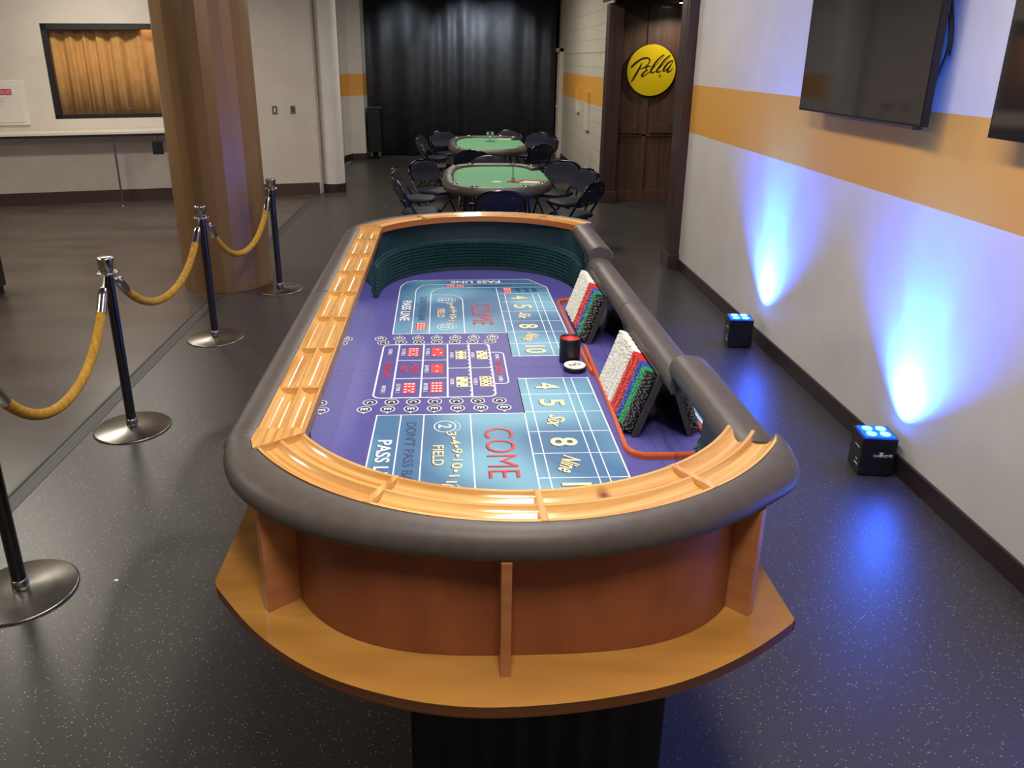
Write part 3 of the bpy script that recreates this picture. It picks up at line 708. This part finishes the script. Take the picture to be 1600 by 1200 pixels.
for v0, nearr in ((-.532, True), (.226, False)):
    for r_ in range(10):
        cn = ROWS[r_]; nch = 53
        for k in range(nch):
            y = .006+.0033*(k+.5)
            # every chip sits on the layer line of its row, a hair off centre
            jx = random.uniform(-.0012, .0012); jz = random.uniform(-.0007, .0012)
            c0 = TW(.419, v0, .002)+Vw*(.0075+PITCH*(r_+.5)+jx)+Sw*y+Nw*(.0145+jz)
            ang = ang+random.uniform(.2, 1.0) if k else random.uniform(0, 2*pi)
            Z = Sw; X_ = (Vw*cos(ang)+Nw*sin(ang)); Y_ = Z.cross(X_)
            Mx = Matrix((X_, Y_, Z)).transposed().to_4x4(); Mx.translation = c0
            if nearr and count < 300:
                o = bpy.data.objects.new('poker_chip', CM[cn]); o.matrix_world = Mx; C.objects.link(o); col = cn[5:]
                row = {3: 'first ', 4: 'second '}.get(r_, '')
                if cn == 'chip_white': tag(o, 'white chip in the nearest white row of the near rack', 'poker chip', 'white chips, nearest row of the near rack')
                else: tag(o, f'{col} poker chip in the {row}{col} row of the near rack', 'poker chip', f'{row}{col} row of chips in the near rack')
                count += 1
            else:
                mi = SMAT.index(cn); seg = 14
                vs = [Mx @ Vector((.0193*cos(2*pi*i/seg), .0193*sin(2*pi*i/seg), z)) for z in (-.0016, .0016) for i in range(seg)]
                sp = mi+5
                stuff.add(vs, [(i, (i+1) % seg, seg+(i+1) % seg, seg+i) for i in range(seg) if i % 4], mi)
                stuff.add(vs, [(i, (i+1) % seg, seg+(i+1) % seg, seg+i) for i in range(seg) if i % 4 == 0], sp)
                stuff.add(vs, [tuple(range(seg, 2*seg)), tuple(range(seg-1, -1, -1))], mi)
o = stuff.build('poker_chips', SMAT); tag(o, 'remaining white, red, blue, green and black chips filling both racks', 'poker chips', kind='stuff')

# ---------------------------------------------------------------- stanchions and ropes
def stanchion(x, y, label):
    p = empty('crowd_stanchion', (x, y, 0), label, 'stanchion', 'chrome crowd stanchions left of the craps table')
    b = MB(); b.lathe([(.001, 0), (.205, 0), (.205, .006), (.198, .010), (.05, .016), (.03, .022), (.001, .022)], 64, cap=False); b.build('base_plate', ['steel'], p)
    b = MB(); b.lathe([(.026, .016), (.026, .885)], 24); b.build('post', ['post'], p)
    b = MB(); b.lathe([(.024, .015), (.03, .016), (.03, .06), (.0262, .062)], 24); b.build('post_sleeve', ['steel'], p)
    b = MB(); b.lathe([(.026, .885), (.030, .889), (.030, .905), (.036, .912), (.043, .975), (.043, .981), (.034, .984), (.001, .984)], 28, cap=False); b.build('top_cap', ['chrome'], p)
    b = MB(); b.tube([(.05*cos(2*pi*k/28), .05*sin(2*pi*k/28), .9) for k in range(28)], .0035, 8, closed=True)
    for k in range(4):
        a = pi/2*k+.6; b.tube([(.028*cos(a), .028*sin(a), .9), (.05*cos(a), .05*sin(a), .9)], .005, 6)
    b.build('hook_ring', ['chrome'], p); return p
ST = [(-1.70, 2.60), (-1.82, 4.05), (-1.78, 5.56), (-1.57, 6.86)]
stanchion(*ST[0], 'nearest steel stanchion, glaring base plate cut by the left edge')
stanchion(*ST[1], 'second nearest steel stanchion, level with the near left table corner')
stanchion(*ST[2], 'third steel stanchion, standing in front of the brown column')
stanchion(*ST[3], 'farthest steel stanchion, right of the brown column')
def rope(a, c, lo, label, k=2.0):
    A_ = Vector((*a, 0)); B_ = Vector((*c, 0)); d = (B_-A_).normalized(); A_ += d*.055; B_ -= d*.055; hi = .885
    f = lambda t: lo+(hi-lo)*((math.cosh(k*(2*t-1))-1)/(math.cosh(k)-1))
    pt = lambda t: A_.lerp(B_, t)+Vector((0, 0, f(t)))
    p = empty('velvet_rope', A_, label, 'rope', 'mustard velvet ropes between the stanchions')
    R_ = lambda q: q-A_
    b = MB(); b.tube([R_(pt(.075+.85*i/40)) for i in range(41)], .023, 14); b.build('rope_body', ['rope'], p)
    for s0, s1 in ((0., .08), (1., .92)):
        q0, q1 = R_(pt(s0)), R_(pt(s1)); b = MB(); dd = q1-q0
        b.tube([q0+dd*.32, q0+dd*.40, q0+dd*.6, q1+dd*.12], [.012, .022, .026, .0262], 16); b.build('end_ferrule', ['chrome'], p)
        b = MB(); b.tube([q0+Vector((0, 0, .012)), q0+dd*.12, q0+dd*.34], .006, 8); b.build('hook', ['chrome'], p)
rope(ST[0], ST[1], .50, 'mustard yellow rope at the left edge, nearest span')
rope(ST[1], ST[2], .555, 'mustard yellow rope of the middle span, left of the brown column')
rope(ST[2], ST[3], .50, 'mustard yellow rope of the farthest span, in front of the brown column')

# ---------------------------------------------------------------- poker tables
def poker_table(x, y, label, hb=1.08):
    p = empty('poker_table', (x, y, 0), label, 'poker table', 'green poker tables at the far end')
    n = 96; a_, b_, e_ = .56, hb, 2/3.4
    def pt(t, d=0): 
        cx, sx = cos(t), sin(t); return (((a_-d)*abs(cx)**e_)*(1 if cx > 0 else -1), ((b_-d)*abs(sx)**e_)*(1 if sx > 0 else -1))
    full = [pt(2*pi*i/n) for i in range(n)]
    b = MB(); b.prism(full, .705, .735, 0); b.build('table_body', ['black'], p)
    b = MB(); b.prism([pt(2*pi*i/n, .02) for i in range(n)], .735, .752, 0); b.build('playing_felt', ['poker_felt'], p)
    rings = []; pr = [(0, .71), (-.006, .735), (.004, .765), (.03, .782), (.06, .784), (.10, .780), (.118, .768), (.12, .745), (.12, .71)]
    g = .36
    for i in range(121):
        t = g+(2*pi-2*g)*i/120; rings.append([(*pt(t, d), z) for d, z in pr])
    b = MB(); b.loft([list(reversed(r)) for r in rings], 0, True); o = b.build('padded_rail', ['poker_rail'], p); e = o.modifiers.new('es', 'EDGE_SPLIT'); e.split_angle = radians(60)
    for k in range(9):
        t = .62+(2*pi-1.24)*k/8; cx_, cy_ = pt(t, .068)
        b = MB(); b.lathe([(.040, .780), (.042, .788), (.036, .788), (.034, .782)], 24, 0, Matrix.Translation((cx_, cy_, 0)), cap=False)
        b.flat([(cx_+.036*cos(q/20*2*pi), cy_+.036*sin(q/20*2*pi)) for q in range(20)], .7855, 1); b.build('cup_holder', ['chrome', 'black_matte'], p)
    for sx in (-1, 1):
        for sy in (-1, 1):
            b = MB(); b.tube([(sx*.3, sy*.66, .71), (sx*.34, sy*.7, 0.0)], .016, 10); b.build('leg', ['chair_frame'], p)
    b = MB()
    for sy in (-1, 1): b.tube([(-.32, sy*.68, .35), (.32, sy*.68, .35)], .01, 8)
    b.build('leg_brace', ['chair_frame'], p)
PT1, PT2 = (.44, 8.50), (.49, 11.9)
poker_table(*PT1, 'nearer green felt poker table with padded grey rail', .97); poker_table(*PT2, 'farther green felt poker table close to the black drape')
def tray(x, y, rz, label, red=True):
    p = empty('card_tray', (x, y, .7525), label, 'tray', None, rz)
    b = MB(); b.box((-.1, -.05, 0), (.1, .05, .012)); b.build('tray_base', ['chip_white'], p, bevel=.003)
    if red:
        b = MB(); b.box((-.105, .05, 0), (.105, .058, .022)); b.box((-.105, -.05, 0), (-.095, .05, .022)); b.build('tray_rim', ['chip_red'], p, bevel=.002)
tray(.765, 8.07, -.25, 'white and red card tray on the nearer poker table')
tray(.80, 12.55, -.2, 'white card tray on the farther poker table', False)
for k in range(4):
    b = MB(); b.lathe([(.0195, 0), (.0195, .012*(1+k % 2)), (.001, .012*(1+k % 2)+.0001)], 20); o = b.build('chip_pile', ['chip_red']); o.location = (.56+.042*k, 8.12-.012*k, .7525)
    tag(o, 'small pile of red chips beside the card tray on the nearer poker table', 'chips', 'red chips by the card tray')
b = MB(); b.box((-.045, -.03, 0), (.045, .03, .003)); o = b.build('cut_card', ['chip_white'], loc=(.44, 8.14, .7525), rz=-.1); tag(o, 'small white cut card lying left of the red chips', 'card')
def acrylic(x, y, w_, h, label, note):
    p = empty('sign_holder', (x, y, .7525), label, 'sign holder'); b = MB(); b.box((-w_/2, -.003, 0), (w_/2, .003, h)); b.box((-w_/2-.01, -.04, 0), (w_/2+.01, .04, .004)); b.build('acrylic_panel', ['clear'], p)
    if note:
        b = MB()
        for k, (a_, z_) in enumerate(((-.3, .75), (.3, .75), (0, .45), (-.3, .18), (.3, .18))): b.box((a_*w_-.012, -.006, z_*h-.012), (a_*w_+.012, -.004, z_*h+.012))
        b.build('pale_marks', ['chip_white'], p)
acrylic(.555, 12.28, .12, .16, 'clear upright acrylic holder on the farther poker table', True)
acrylic(.62, 8.35, .02, .17, 'thin clear upright stick on the nearer poker table', False)

# ---------------------------------------------------------------- folding chairs
def make_chair():
    p = empty('folding_chair', (0, 0, 0), 'chair', 'folding chair')
    hw = .238; b = MB()
    def arcpts():
        pts = []
        for i in range(7): t = i/6; pts.append((-hw, .20-.44*t*.92, .0+.64*t))
        yt = pts[-1][1]
        for i in range(1, 13):
            a = pi-pi*i/12; pts.append((hw*abs(cos(a))**.9*(1 if cos(a) > 0 else -1), yt-.05*sin(a)**.8-.0, .64+.15*sin(a)**.75))
        for i in range(5, -1, -1): t = i/6; pts.append((hw, .20-.44*t*.92, .64*t))
        return pts
    ap = arcpts(); b.tube(ap, .0115, 10); b.build('frame', ['chair_frame'], p)
    for s in (-1, 1):
        b = MB(); b.tube([(s*.19, -.24, 0), (s*.19, -.02, .26), (s*.19, .17, .435)], .0105, 8); b.build('leg', ['chair_frame'], p)
    b = MB(); b.tube([(-.19, -.2, .05), (.19, -.2, .05)], .008, 8); b.tube([(-hw, .17, .045), (hw, .17, .045)], .008, 8); b.build('stretcher', ['chair_frame'], p)
    # seat
    b = MB(); rings = []
    for z, k in ((.425, .93), (.43, 1), (.452, 1.0), (.466, .93), (.472, .75), (.474, .0)):
        rings.append([((.2*k)*abs(cos(2*pi*i/36))**.6*(1 if cos(2*pi*i/36) > 0 else -1), .02+(.2*k)*abs(sin(2*pi*i/36))**.6*(1 if sin(2*pi*i/36) > 0 else -1), z) for i in range(36)])
    b.loft(rings, 0, True); b.build('seat', ['navy'], p)
    # backrest, slightly curved, padded at the front, steel shell with rivets behind
    yb = lambda z: .20-.405*(z/.64) if z < .64 else -.205-.05*((z-.64)/.15)
    for nm, mt, off, th_ in (('backrest', 'navy', .012, .022), ('back_shell', 'navy_steel', -.010, .004)):
        b = MB(); zs = [.555, .565, .60, .64, .68, .72, .75, .77, .778]; ws = [.17, .205, .222, .226, .222, .200, .165, .12, .07]; R0 = []
        for z, w_ in zip(zs, ws):
            ring = [(x*w_, yb(z)+off-.02*(1-x*x)*0+th_*(1-.35*x*x)-.0, z) for x in [-1+i/5 for i in range(11)]]+[(x*w_, yb(z)+off-.004, z) for x in [1-i/5 for i in range(11)]]
            R0.append(ring)
        b.loft(R0, 0, True)
        if nm == 'back_shell':
            for x, z in ((-.12, .72), (.12, .72), (-.16, .60), (0, .59), (.16, .60)): b.sphere((x, yb(z)-.014, z), .006, 1)
        o = b.build(nm, [mt, 'chrome'], p); e = o.modifiers.new('es', 'EDGE_SPLIT'); e.split_angle = radians(50)
    return p
proto = make_chair()
# back-top position and the direction the chair faces
CHS = [((.43, 7.30), (0, 1), 'navy folding chair at the near end of the nearer poker table, riveted back to us'),
       ((-.60, 8.10), (.96, .28), 'navy folding chair, front one on the left side of the nearer poker table'),
       ((-.68, 9.02), (.97, -.1), 'navy folding chair, second one on the left side of the nearer poker table'),
       ((-.40, 9.72), (.72, -.70), 'navy folding chair at the far left corner of the nearer poker table'),
       ((.44, 10.05), (.0, -1), 'navy folding chair at the far end of the nearer poker table'),
       ((1.32, 9.52), (-.52, -.85), 'navy folding chair at the far right corner of the nearer poker table, seat towards us'),
       ((1.50, 8.80), (-.90, -.42), 'navy folding chair, middle one on the right side of the nearer poker table'),
       ((1.40, 7.78), (-.80, .60), 'navy folding chair by the near right corner of the nearer poker table, back to us'),
       ((.24, 10.70), (.15, .98), 'navy folding chair at the near end of the farther poker table'),
       ((-.55, 12.95), (.95, -.25), 'navy folding chair, side-on at the left of the farther poker table'),
       ((-.19, 13.72), (.42, -.9), 'navy folding chair at the far left of the farther table, against the drape'),
       ((.93, 13.75), (-.2, -.98), 'navy folding chair at the far end of the farther table, against the drape'),
       ((1.42, 13.3), (-.6, -.8), 'navy folding chair at the far right corner of the farther poker table'),
       ((1.56, 12.55), (-.95, -.3), 'navy folding chair, side-on at the right of the farther poker table'),
       ((1.27, 11.42), (-.62, .78), 'navy folding chair by the near right corner of the farther table, back to us'),
       ((-.50, 11.75), (.97, .2), 'navy folding chair, low on the left side of the farther poker table')]
for i, ((x, y), d, lab) in enumerate(CHS):
    o = proto if i == 0 else copy_tree(proto)
    D_ = Vector(d).normalized(); back = .255
    o.location = (x+D_.x*back, y+D_.y*back, 0); o.rotation_euler = (0, 0, math.atan2(-D_.x, D_.y))
    tag(o, lab, 'folding chair', 'navy folding chairs around the poker tables')

# ---------------------------------------------------------------- televisions
def tv(y0, y1, z0, z1, xf, label, cables):
    p = empty('television', (WX, (y0+y1)/2, z0), label, 'television', 'wall televisions'); px, py, pz = p.location
    def B(name, a, c, mt, bev=.003):
        b = MB(); b.box((a[0]-px, a[1]-py, a[2]-pz), (c[0]-px, c[1]-py, c[2]-pz)); return b.build(name, [mt], p, bevel=bev)
    B('housing', (xf, y0, z0), (xf+.035, y1, z1), 'bezel'); B('screen', (xf-.001, y0+.008, z0+.012), (xf+.002, y1-.008, z1-.008), 'screen', 0)
    B('rear_housing', (xf+.035, y0+.12, z0+.08), (xf+.065, y1-.12, z1-.12), 'black'); B('wall_mount', (xf+.06, (y0+y1)/2-.25, (z0+z1)/2-.2), (WX-.001, (y0+y1)/2+.25, (z0+z1)/2+.2), 'black')
    B('sensor_foot', (xf-.004, y0+.02, z0-.012), (xf+.02, y0+.06, z0), 'black', .001)
    if cables:
        b = MB(); pts = [(xf+.07-px, y0+.05-py+.03*sin(i*.7), z1-.1-pz-i*.045) for i in range(13)]; b.tube(pts, .006, 8)
        b.tube([(xf+.09-px, y0+.08-py+.04*sin(i*.5+1), z1-.05-pz-i*.05) for i in range(9)], .008, 8); b.build('cable', ['black'], p)
tv(3.55, 4.85, 1.65, 2.40, 2.06, 'large wall television nearer the doorway, whole lower edge in view', True)
tv(1.80, 3.09, 1.65, 2.40, 2.06, 'large wall television cut off by the right picture edge', False)

# ---------------------------------------------------------------- uplights
def uplight(x, y, rz, label, logo):
    p = empty('uplight', (x, y, 0), label, 'uplight', 'battery uplights on the floor along the right wall', rz)
    w_, d_, h = .165, .15, .205
    b = MB(); b.prism([(-w_/2, -d_/2), (w_/2, -d_/2), (w_/2, d_/2), (-w_/2, d_/2)], .012, h)
    b.build('housing', ['black'], p, bevel=.008)
    b = MB()
    for sx in (-1, 1):
        for sy in (-1, 1): b.lathe([(.012, 0), (.012, .013)], 12, 0, Matrix.Translation((sx*.06, sy*.055, 0)))
    b.build('rubber_feet', ['black_matte'], p)
    b = MB(); b.prism([(-.07, -.063), (.07, -.063), (.07, .063), (-.07, .063)], h-.001, h+.006); b.build('lens_plate', ['led_dim'], p, bevel=.002)
    for sx, sy in ((-1, -1), (1, -1), (1, 1), (-1, 1)):
        b = MB(); b.lathe([(.001, h+.006), (.022, h+.006), (.024, h+.009), (.012, h+.013), (.001, h+.013)], 20, 0, Matrix.Translation((sx*.032, sy*.03, 0)), cap=False); b.build('led_lens', ['led'], p)
    b = MB(); b.box((-w_/2-.001, -.045, .14), (-w_/2, .01, .144)); b.box((-w_/2-.001, -.05, .05), (-w_/2, -.01, .056)); b.box((-w_/2-.001, -.04, .075), (-w_/2, -.02, .079)); b.build('side_marking', ['chip_white'], p)
    if logo:
        b = MB(); X = Matrix.Translation((.01, -d_/2-.001, .115)) @ Matrix.Rotation(pi/2, 4, 'X')
        put_text(b, 'CHAUVET', X, .07, .014, 0, .02); put_text(b, 'DJ', X @ Matrix.Translation((.045, .001, 0)), .016, .017, 0, .03)
        b.add([(-.008, .010, 0), (.010, .010, 0), (.001, -.004, .0003)], [(0, 1, 2)], 0, X=X); b.add([(-.012, .019, .0002), (.014, .019, .0002), (.001, .008, .0002)], [(0, 2, 1)], 0, X=X)
        b.build('logo', ['chip_white'], p)
    return p
UPS = [(2.06, 1.63, -.12, 'nearest uplight on the floor, outside the right picture edge', True), (2.062, 3.46, -.12, 'nearer glowing blue uplight on the floor, white logo on its front', True), (2.02, 5.29, -.12, 'farther glowing blue uplight on the floor against the right wall', False)]
for x, y, rz, lab, lg in UPS:
    uplight(x, y, rz, lab, lg)
    spot('uplight_beam', (x+.03, y, .235), (x+.03+.16, y-.03, 1.5), 640, BLUE, 110, 1.0, .04)
    spot('uplight_core', (x+.03, y, .235), (x+.03+.17, y-.03, 1.5), 260, (.02, .30, 1.0), 44, 1.0, .03)

# ---------------------------------------------------------------- round sign in the alcove
p = empty('round_sign', (2.705, 11.325, 1.775), 'round yellow sign with dark script lettering on the wood panelling', 'sign')
XS = Matrix.Rotation(pi/2, 4, 'X')
b = MB(); b.lathe([(.001, -.0), (.345, 0), (.345, .02), (.33, .022), (.001, .022)], 72, 0, XS, cap=False); b.build('sign_rim', ['sign_rim'], p)
b = MB(); b.lathe([(.332, .0215), (.330, .025), (.001, .025)], 72, 0, XS, False, cap=False); b.build('sign_face', ['yellow'], p)
b = MB()
cx0, cy0, sc = 575, 625, .342/460      # crop pixels of the lettering to metres
def brush(pts, ws, k=6):
    P = [Vector(((x-cx0)*sc, (cy0-y)*sc)) for x, y in pts]; out = []; W = []
    n = len(P)
    for i in range(n-1):
        p0, p1, p2, p3 = P[max(0, i-1)], P[i], P[i+1], P[min(n-1, i+2)]
        for j in range(k):
            t = j/k; out.append(.5*((2*p1)+(p2-p0)*t+(2*p0-5*p1+4*p2-p3)*t*t+(3*p1-p0-3*p2+p3)*t**3)); W.append(ws[i]+(ws[i+1]-ws[i])*t)
    out.append(P[-1]); W.append(ws[-1]); m_ = len(out); vs = []
    for i, q in enumerate(out):
        t = (out[min(m_-1, i+1)]-out[max(0, i-1)]).normalized(); nn = Vector((-t.y, t.x))*W[i]*sc/2
        vs += [(q.x+nn.x, q.y+nn.y, .0265+i*1e-6), (q.x-nn.x, q.y-nn.y, .0265+i*1e-6)]
    b.add(vs, [(2*i, 2*i+1, 2*i+3, 2*i+2) for i in range(m_-1)], 0, X=XS)
brush([(200, 575), (240, 530), (310, 470), (390, 425), (470, 408), (520, 425), (535, 465), (505, 520), (440, 570), (370, 600)], [26, 40, 38, 34, 30, 26, 22, 20, 18, 16])
brush([(395, 490), (370, 550), (330, 625), (285, 710), (240, 790), (205, 832)], [14, 30, 38, 40, 30, 10])
brush([(555, 550), (510, 555), (465, 580), (470, 605), (505, 615), (450, 650), (405, 700), (420, 728), (470, 700), (550, 645), (620, 570), (710, 470), (775, 385), (790, 358), (755, 372), (680, 440), (610, 540), (570, 620), (580, 662), (640, 650)], [16, 26, 24, 14, 14, 30, 36, 30, 20, 14, 12, 10, 10, 12, 20, 30, 38, 36, 30, 14])
brush([(640, 650), (740, 570), (830, 470), (890, 390), (905, 366), (870, 385), (800, 450), (730, 550), (680, 620), (690, 655), (760, 635)], [12, 10, 10, 10, 12, 20, 32, 38, 36, 28, 12])
brush([(965, 462), (920, 465), (860, 510), (810, 580), (795, 630), (830, 628), (880, 580), (940, 510), (965, 470)], [22, 26, 34, 38, 32, 22, 14, 12, 10])
brush([(945, 500), (900, 570), (870, 630), (885, 655), (930, 630), (970, 578)], [12, 30, 36, 30, 20, 8])
brush([(718+22*cos(a)+20, 722+24*sin(a)) for a in [2*pi*i/12 for i in range(13)]], [7]*13, 2)
put_text(b, 'R', XS @ Matrix.Translation(((738-cx0)*sc, (cy0-722)*sc, .0265)), 22*sc, 28*sc, 0, .02)
b.build('script_lettering', ['sign_rim'], p)
# small lamp in the alcove ceiling
p = empty('alcove_lamp', (2.98, 10.9, 2.60), 'small bright lamp glowing under the doorway header', 'lamp')
b = MB(); b.box((-.07, -.03, 0), (.07, .03, .04)); b.build('lamp_body', ['black'], p, bevel=.003)
b = MB(); b.box((-.06, -.025, -.006), (.06, .025, 0)); b.build('lamp_lens', ['lamp_face'], p)
spot('alcove_light', (2.98, 10.9, 2.58), (2.95, 10.9, 0), 26, (1, .92, .85), 150, .5, .03)

# ---------------------------------------------------------------- things on the left
def along(t, off=0, z=0): q = wall_pt(t, off); return Vector((q.x, q.y, z))
RW = math.atan2(dl.y, dl.x)
p = empty('wall_counter', along(.9, 0, 0), 'long narrow white counter shelf on thin metal legs under the window', 'counter', rz=RW)
b = MB(); b.box((-3.2, -.46, .985), (1.75, -.013, 1.025)); b.build('countertop', ['paint_white'], p, bevel=.004)
b = MB(); b.box((-3.2, -.455, .955), (1.75, -.43, .985)); b.build('edge_strip', ['black'], p)
for t in (-1.05, .62):
    b = MB(); b.tube([(t, -.40, .955), (t, -.40, .01)], .013, 12); b.lathe([(.03, 0), (.03, .006), (.014, .012)], 16, 0, Matrix.Translation((t, -.40, 0))); b.build('leg', ['steel'], p)
b = MB(); b.box((1.12, -.45, .70), (1.26, -.41, .88)); b.tube([(1.2, -.43, .955), (1.2, -.43, .88)], .006); b.build('socket_box', ['black'], p, bevel=.004)
p = empty('valve_cabinet', along(.1, 0, 1.1), 'white wall cabinet with a faded red printed strip above the counter', 'cabinet', rz=RW)
b = MB(); b.box((-.62, -.03, 0), (.315, -.001, .59)); b.build('cabinet_frame', ['paint_white'], p, bevel=.01)
b = MB(); b.box((-.58, -.038, .04), (.262, -.028, .545)); b.build('cabinet_door', ['paint_white'], p, bevel=.003)
b = MB(); b.box((-.3, -.0395, .40), (.15, -.038, .48)); X = Matrix.Translation((-.075, -.0400, .44)) @ Matrix.Rotation(pi/2, 4, 'X'); put_text(b, 'FIRE SAFETY VALVE', X, .42, .055, 1, .01)
for k in range(3): b.box((-.18, -.0395, .35-.035*k), (.06-.02*k, -.038, .362-.035*k), 1)
b.build('printed_strip', ['faded_red', 'pink'], p)
for t, lab in ((3.71, 'left one of two small steel wall plates beside the brown column'), (3.97, 'right one of two small steel wall plates near the rounded wall end')):
    p = empty('wall_plate', along(t, 0, 1.24), lab, 'wall plate', 'steel wall plates', RW)
    b = MB(); b.box((-.036, -.008, -.058), (.036, 0, .058)); b.build('plate', ['steel'], p, bevel=.002)
    b = MB(); b.box((-.012, -.011, -.03), (.012, -.008, .03)); b.build('switch_insert', ['paint_white' if t < 3.8 else 'grey_edge'], p)
p = empty('black_cabinet', (-4.34, 6.65, 0), 'black cabinet mostly outside the left picture edge', 'cabinet')
b = MB(); b.box((-.35, -.25, .06), (.33, .25, 1.0)); b.build('body', ['black'], p, bevel=.005)
b = MB(); b.box((-.36, -.26, 1.0), (.34, .26, 1.03)); b.build('top', ['black'], p, bevel=.005)
b = MB(); b.box((-.33, -.23, 0), (.31, .23, .06)); b.build('plinth', ['black_matte'], p)
# rolling cart against the drape
p = empty('rolling_cart', (-1.62, 16.75, 0), 'dark rolling cart on casters in front of the drape', 'cart')
b = MB(); b.box((-.11, -.2, .14), (.15, .2, .99)); b.build('cart_body', ['black'], p, bevel=.01)
b = MB(); b.box((-.12, -.22, .99), (.17, .22, 1.02)); b.build('cart_top', ['grey_edge'], p, bevel=.005)
for x, y in ((-.06, -.15), (.1, -.15), (.1, .15), (-.06, .15)):
    b = MB(); b.lathe([(.05, -.012), (.055, -.008), (.055, .008), (.05, .012)], 20, 0, Matrix.Translation((x, y, .055)) @ Matrix.Rotation(pi/2, 4, 'Y')); b.box((x-.02, y-.02, .08), (x+.02, y+.02, .14)); b.build('caster', ['steel'], p)
# fixtures on the far right wall
def wall_box(y, z0, z1, w_, lab):
    p = empty('wall_raceway', (2.2, y, z0), lab, 'raceway', 'painted raceways on the far block wall')
    b = MB()
    zs = [z0, 1.25, z1] if z0 < 1.25 < z1 else [z0, z1]
    for a_, c_ in zip(zs, zs[1:]): b.box((-.05, -w_/2, a_-z0), (-.001, w_/2, c_-z0), 1 if a_ >= 1.25 else 0)
    b.build('cover', ['paint_white', 'stripe'], p, bevel=.004)
wall_box(14.35, 1.05, 1.45, .2, 'shorter painted raceway box on the block wall, farther from us'); wall_box(13.3, .83, 1.43, .3, 'taller painted raceway box on the block wall, nearer to us')
p = empty('ceiling_spotlight', (1.86, 16.6, 3.07), 'white track spotlight at the top edge before the drape', 'spotlight')
b = MB(); b.lathe([(.05, 0), (.06, .1), (.05, .2), (.02, .22)], 20, 0, Matrix.Translation((.05, 0, -.0)) @ Matrix.Rotation(1.2, 4, 'Y')); b.build('lamp_head', ['paint_white'], p)
b = MB(); b.tube([(-.18, 0, -.06), (-.02, 0, .05)], .025, 10); b.tube([(0, 0, .05), (0, 0, .28)], .012, 8); b.build('bracket', ['paint_white'], p)
# scraps on the floor
for x, y, lab in ((-1.36, 2.66, 'tiny white paper scrap on the dark floor left of the near table end'), (-.96, 11.06, 'tiny white scrap on the floor left of the poker tables')):
    b = MB(); b.prism([(-.007, -.005), (.006, -.006), (.008, .004), (-.004, .007)], 0, .003); o = b.build('paper_scrap', ['chip_white'], loc=(x, y, 0)); tag(o, lab, 'scrap')
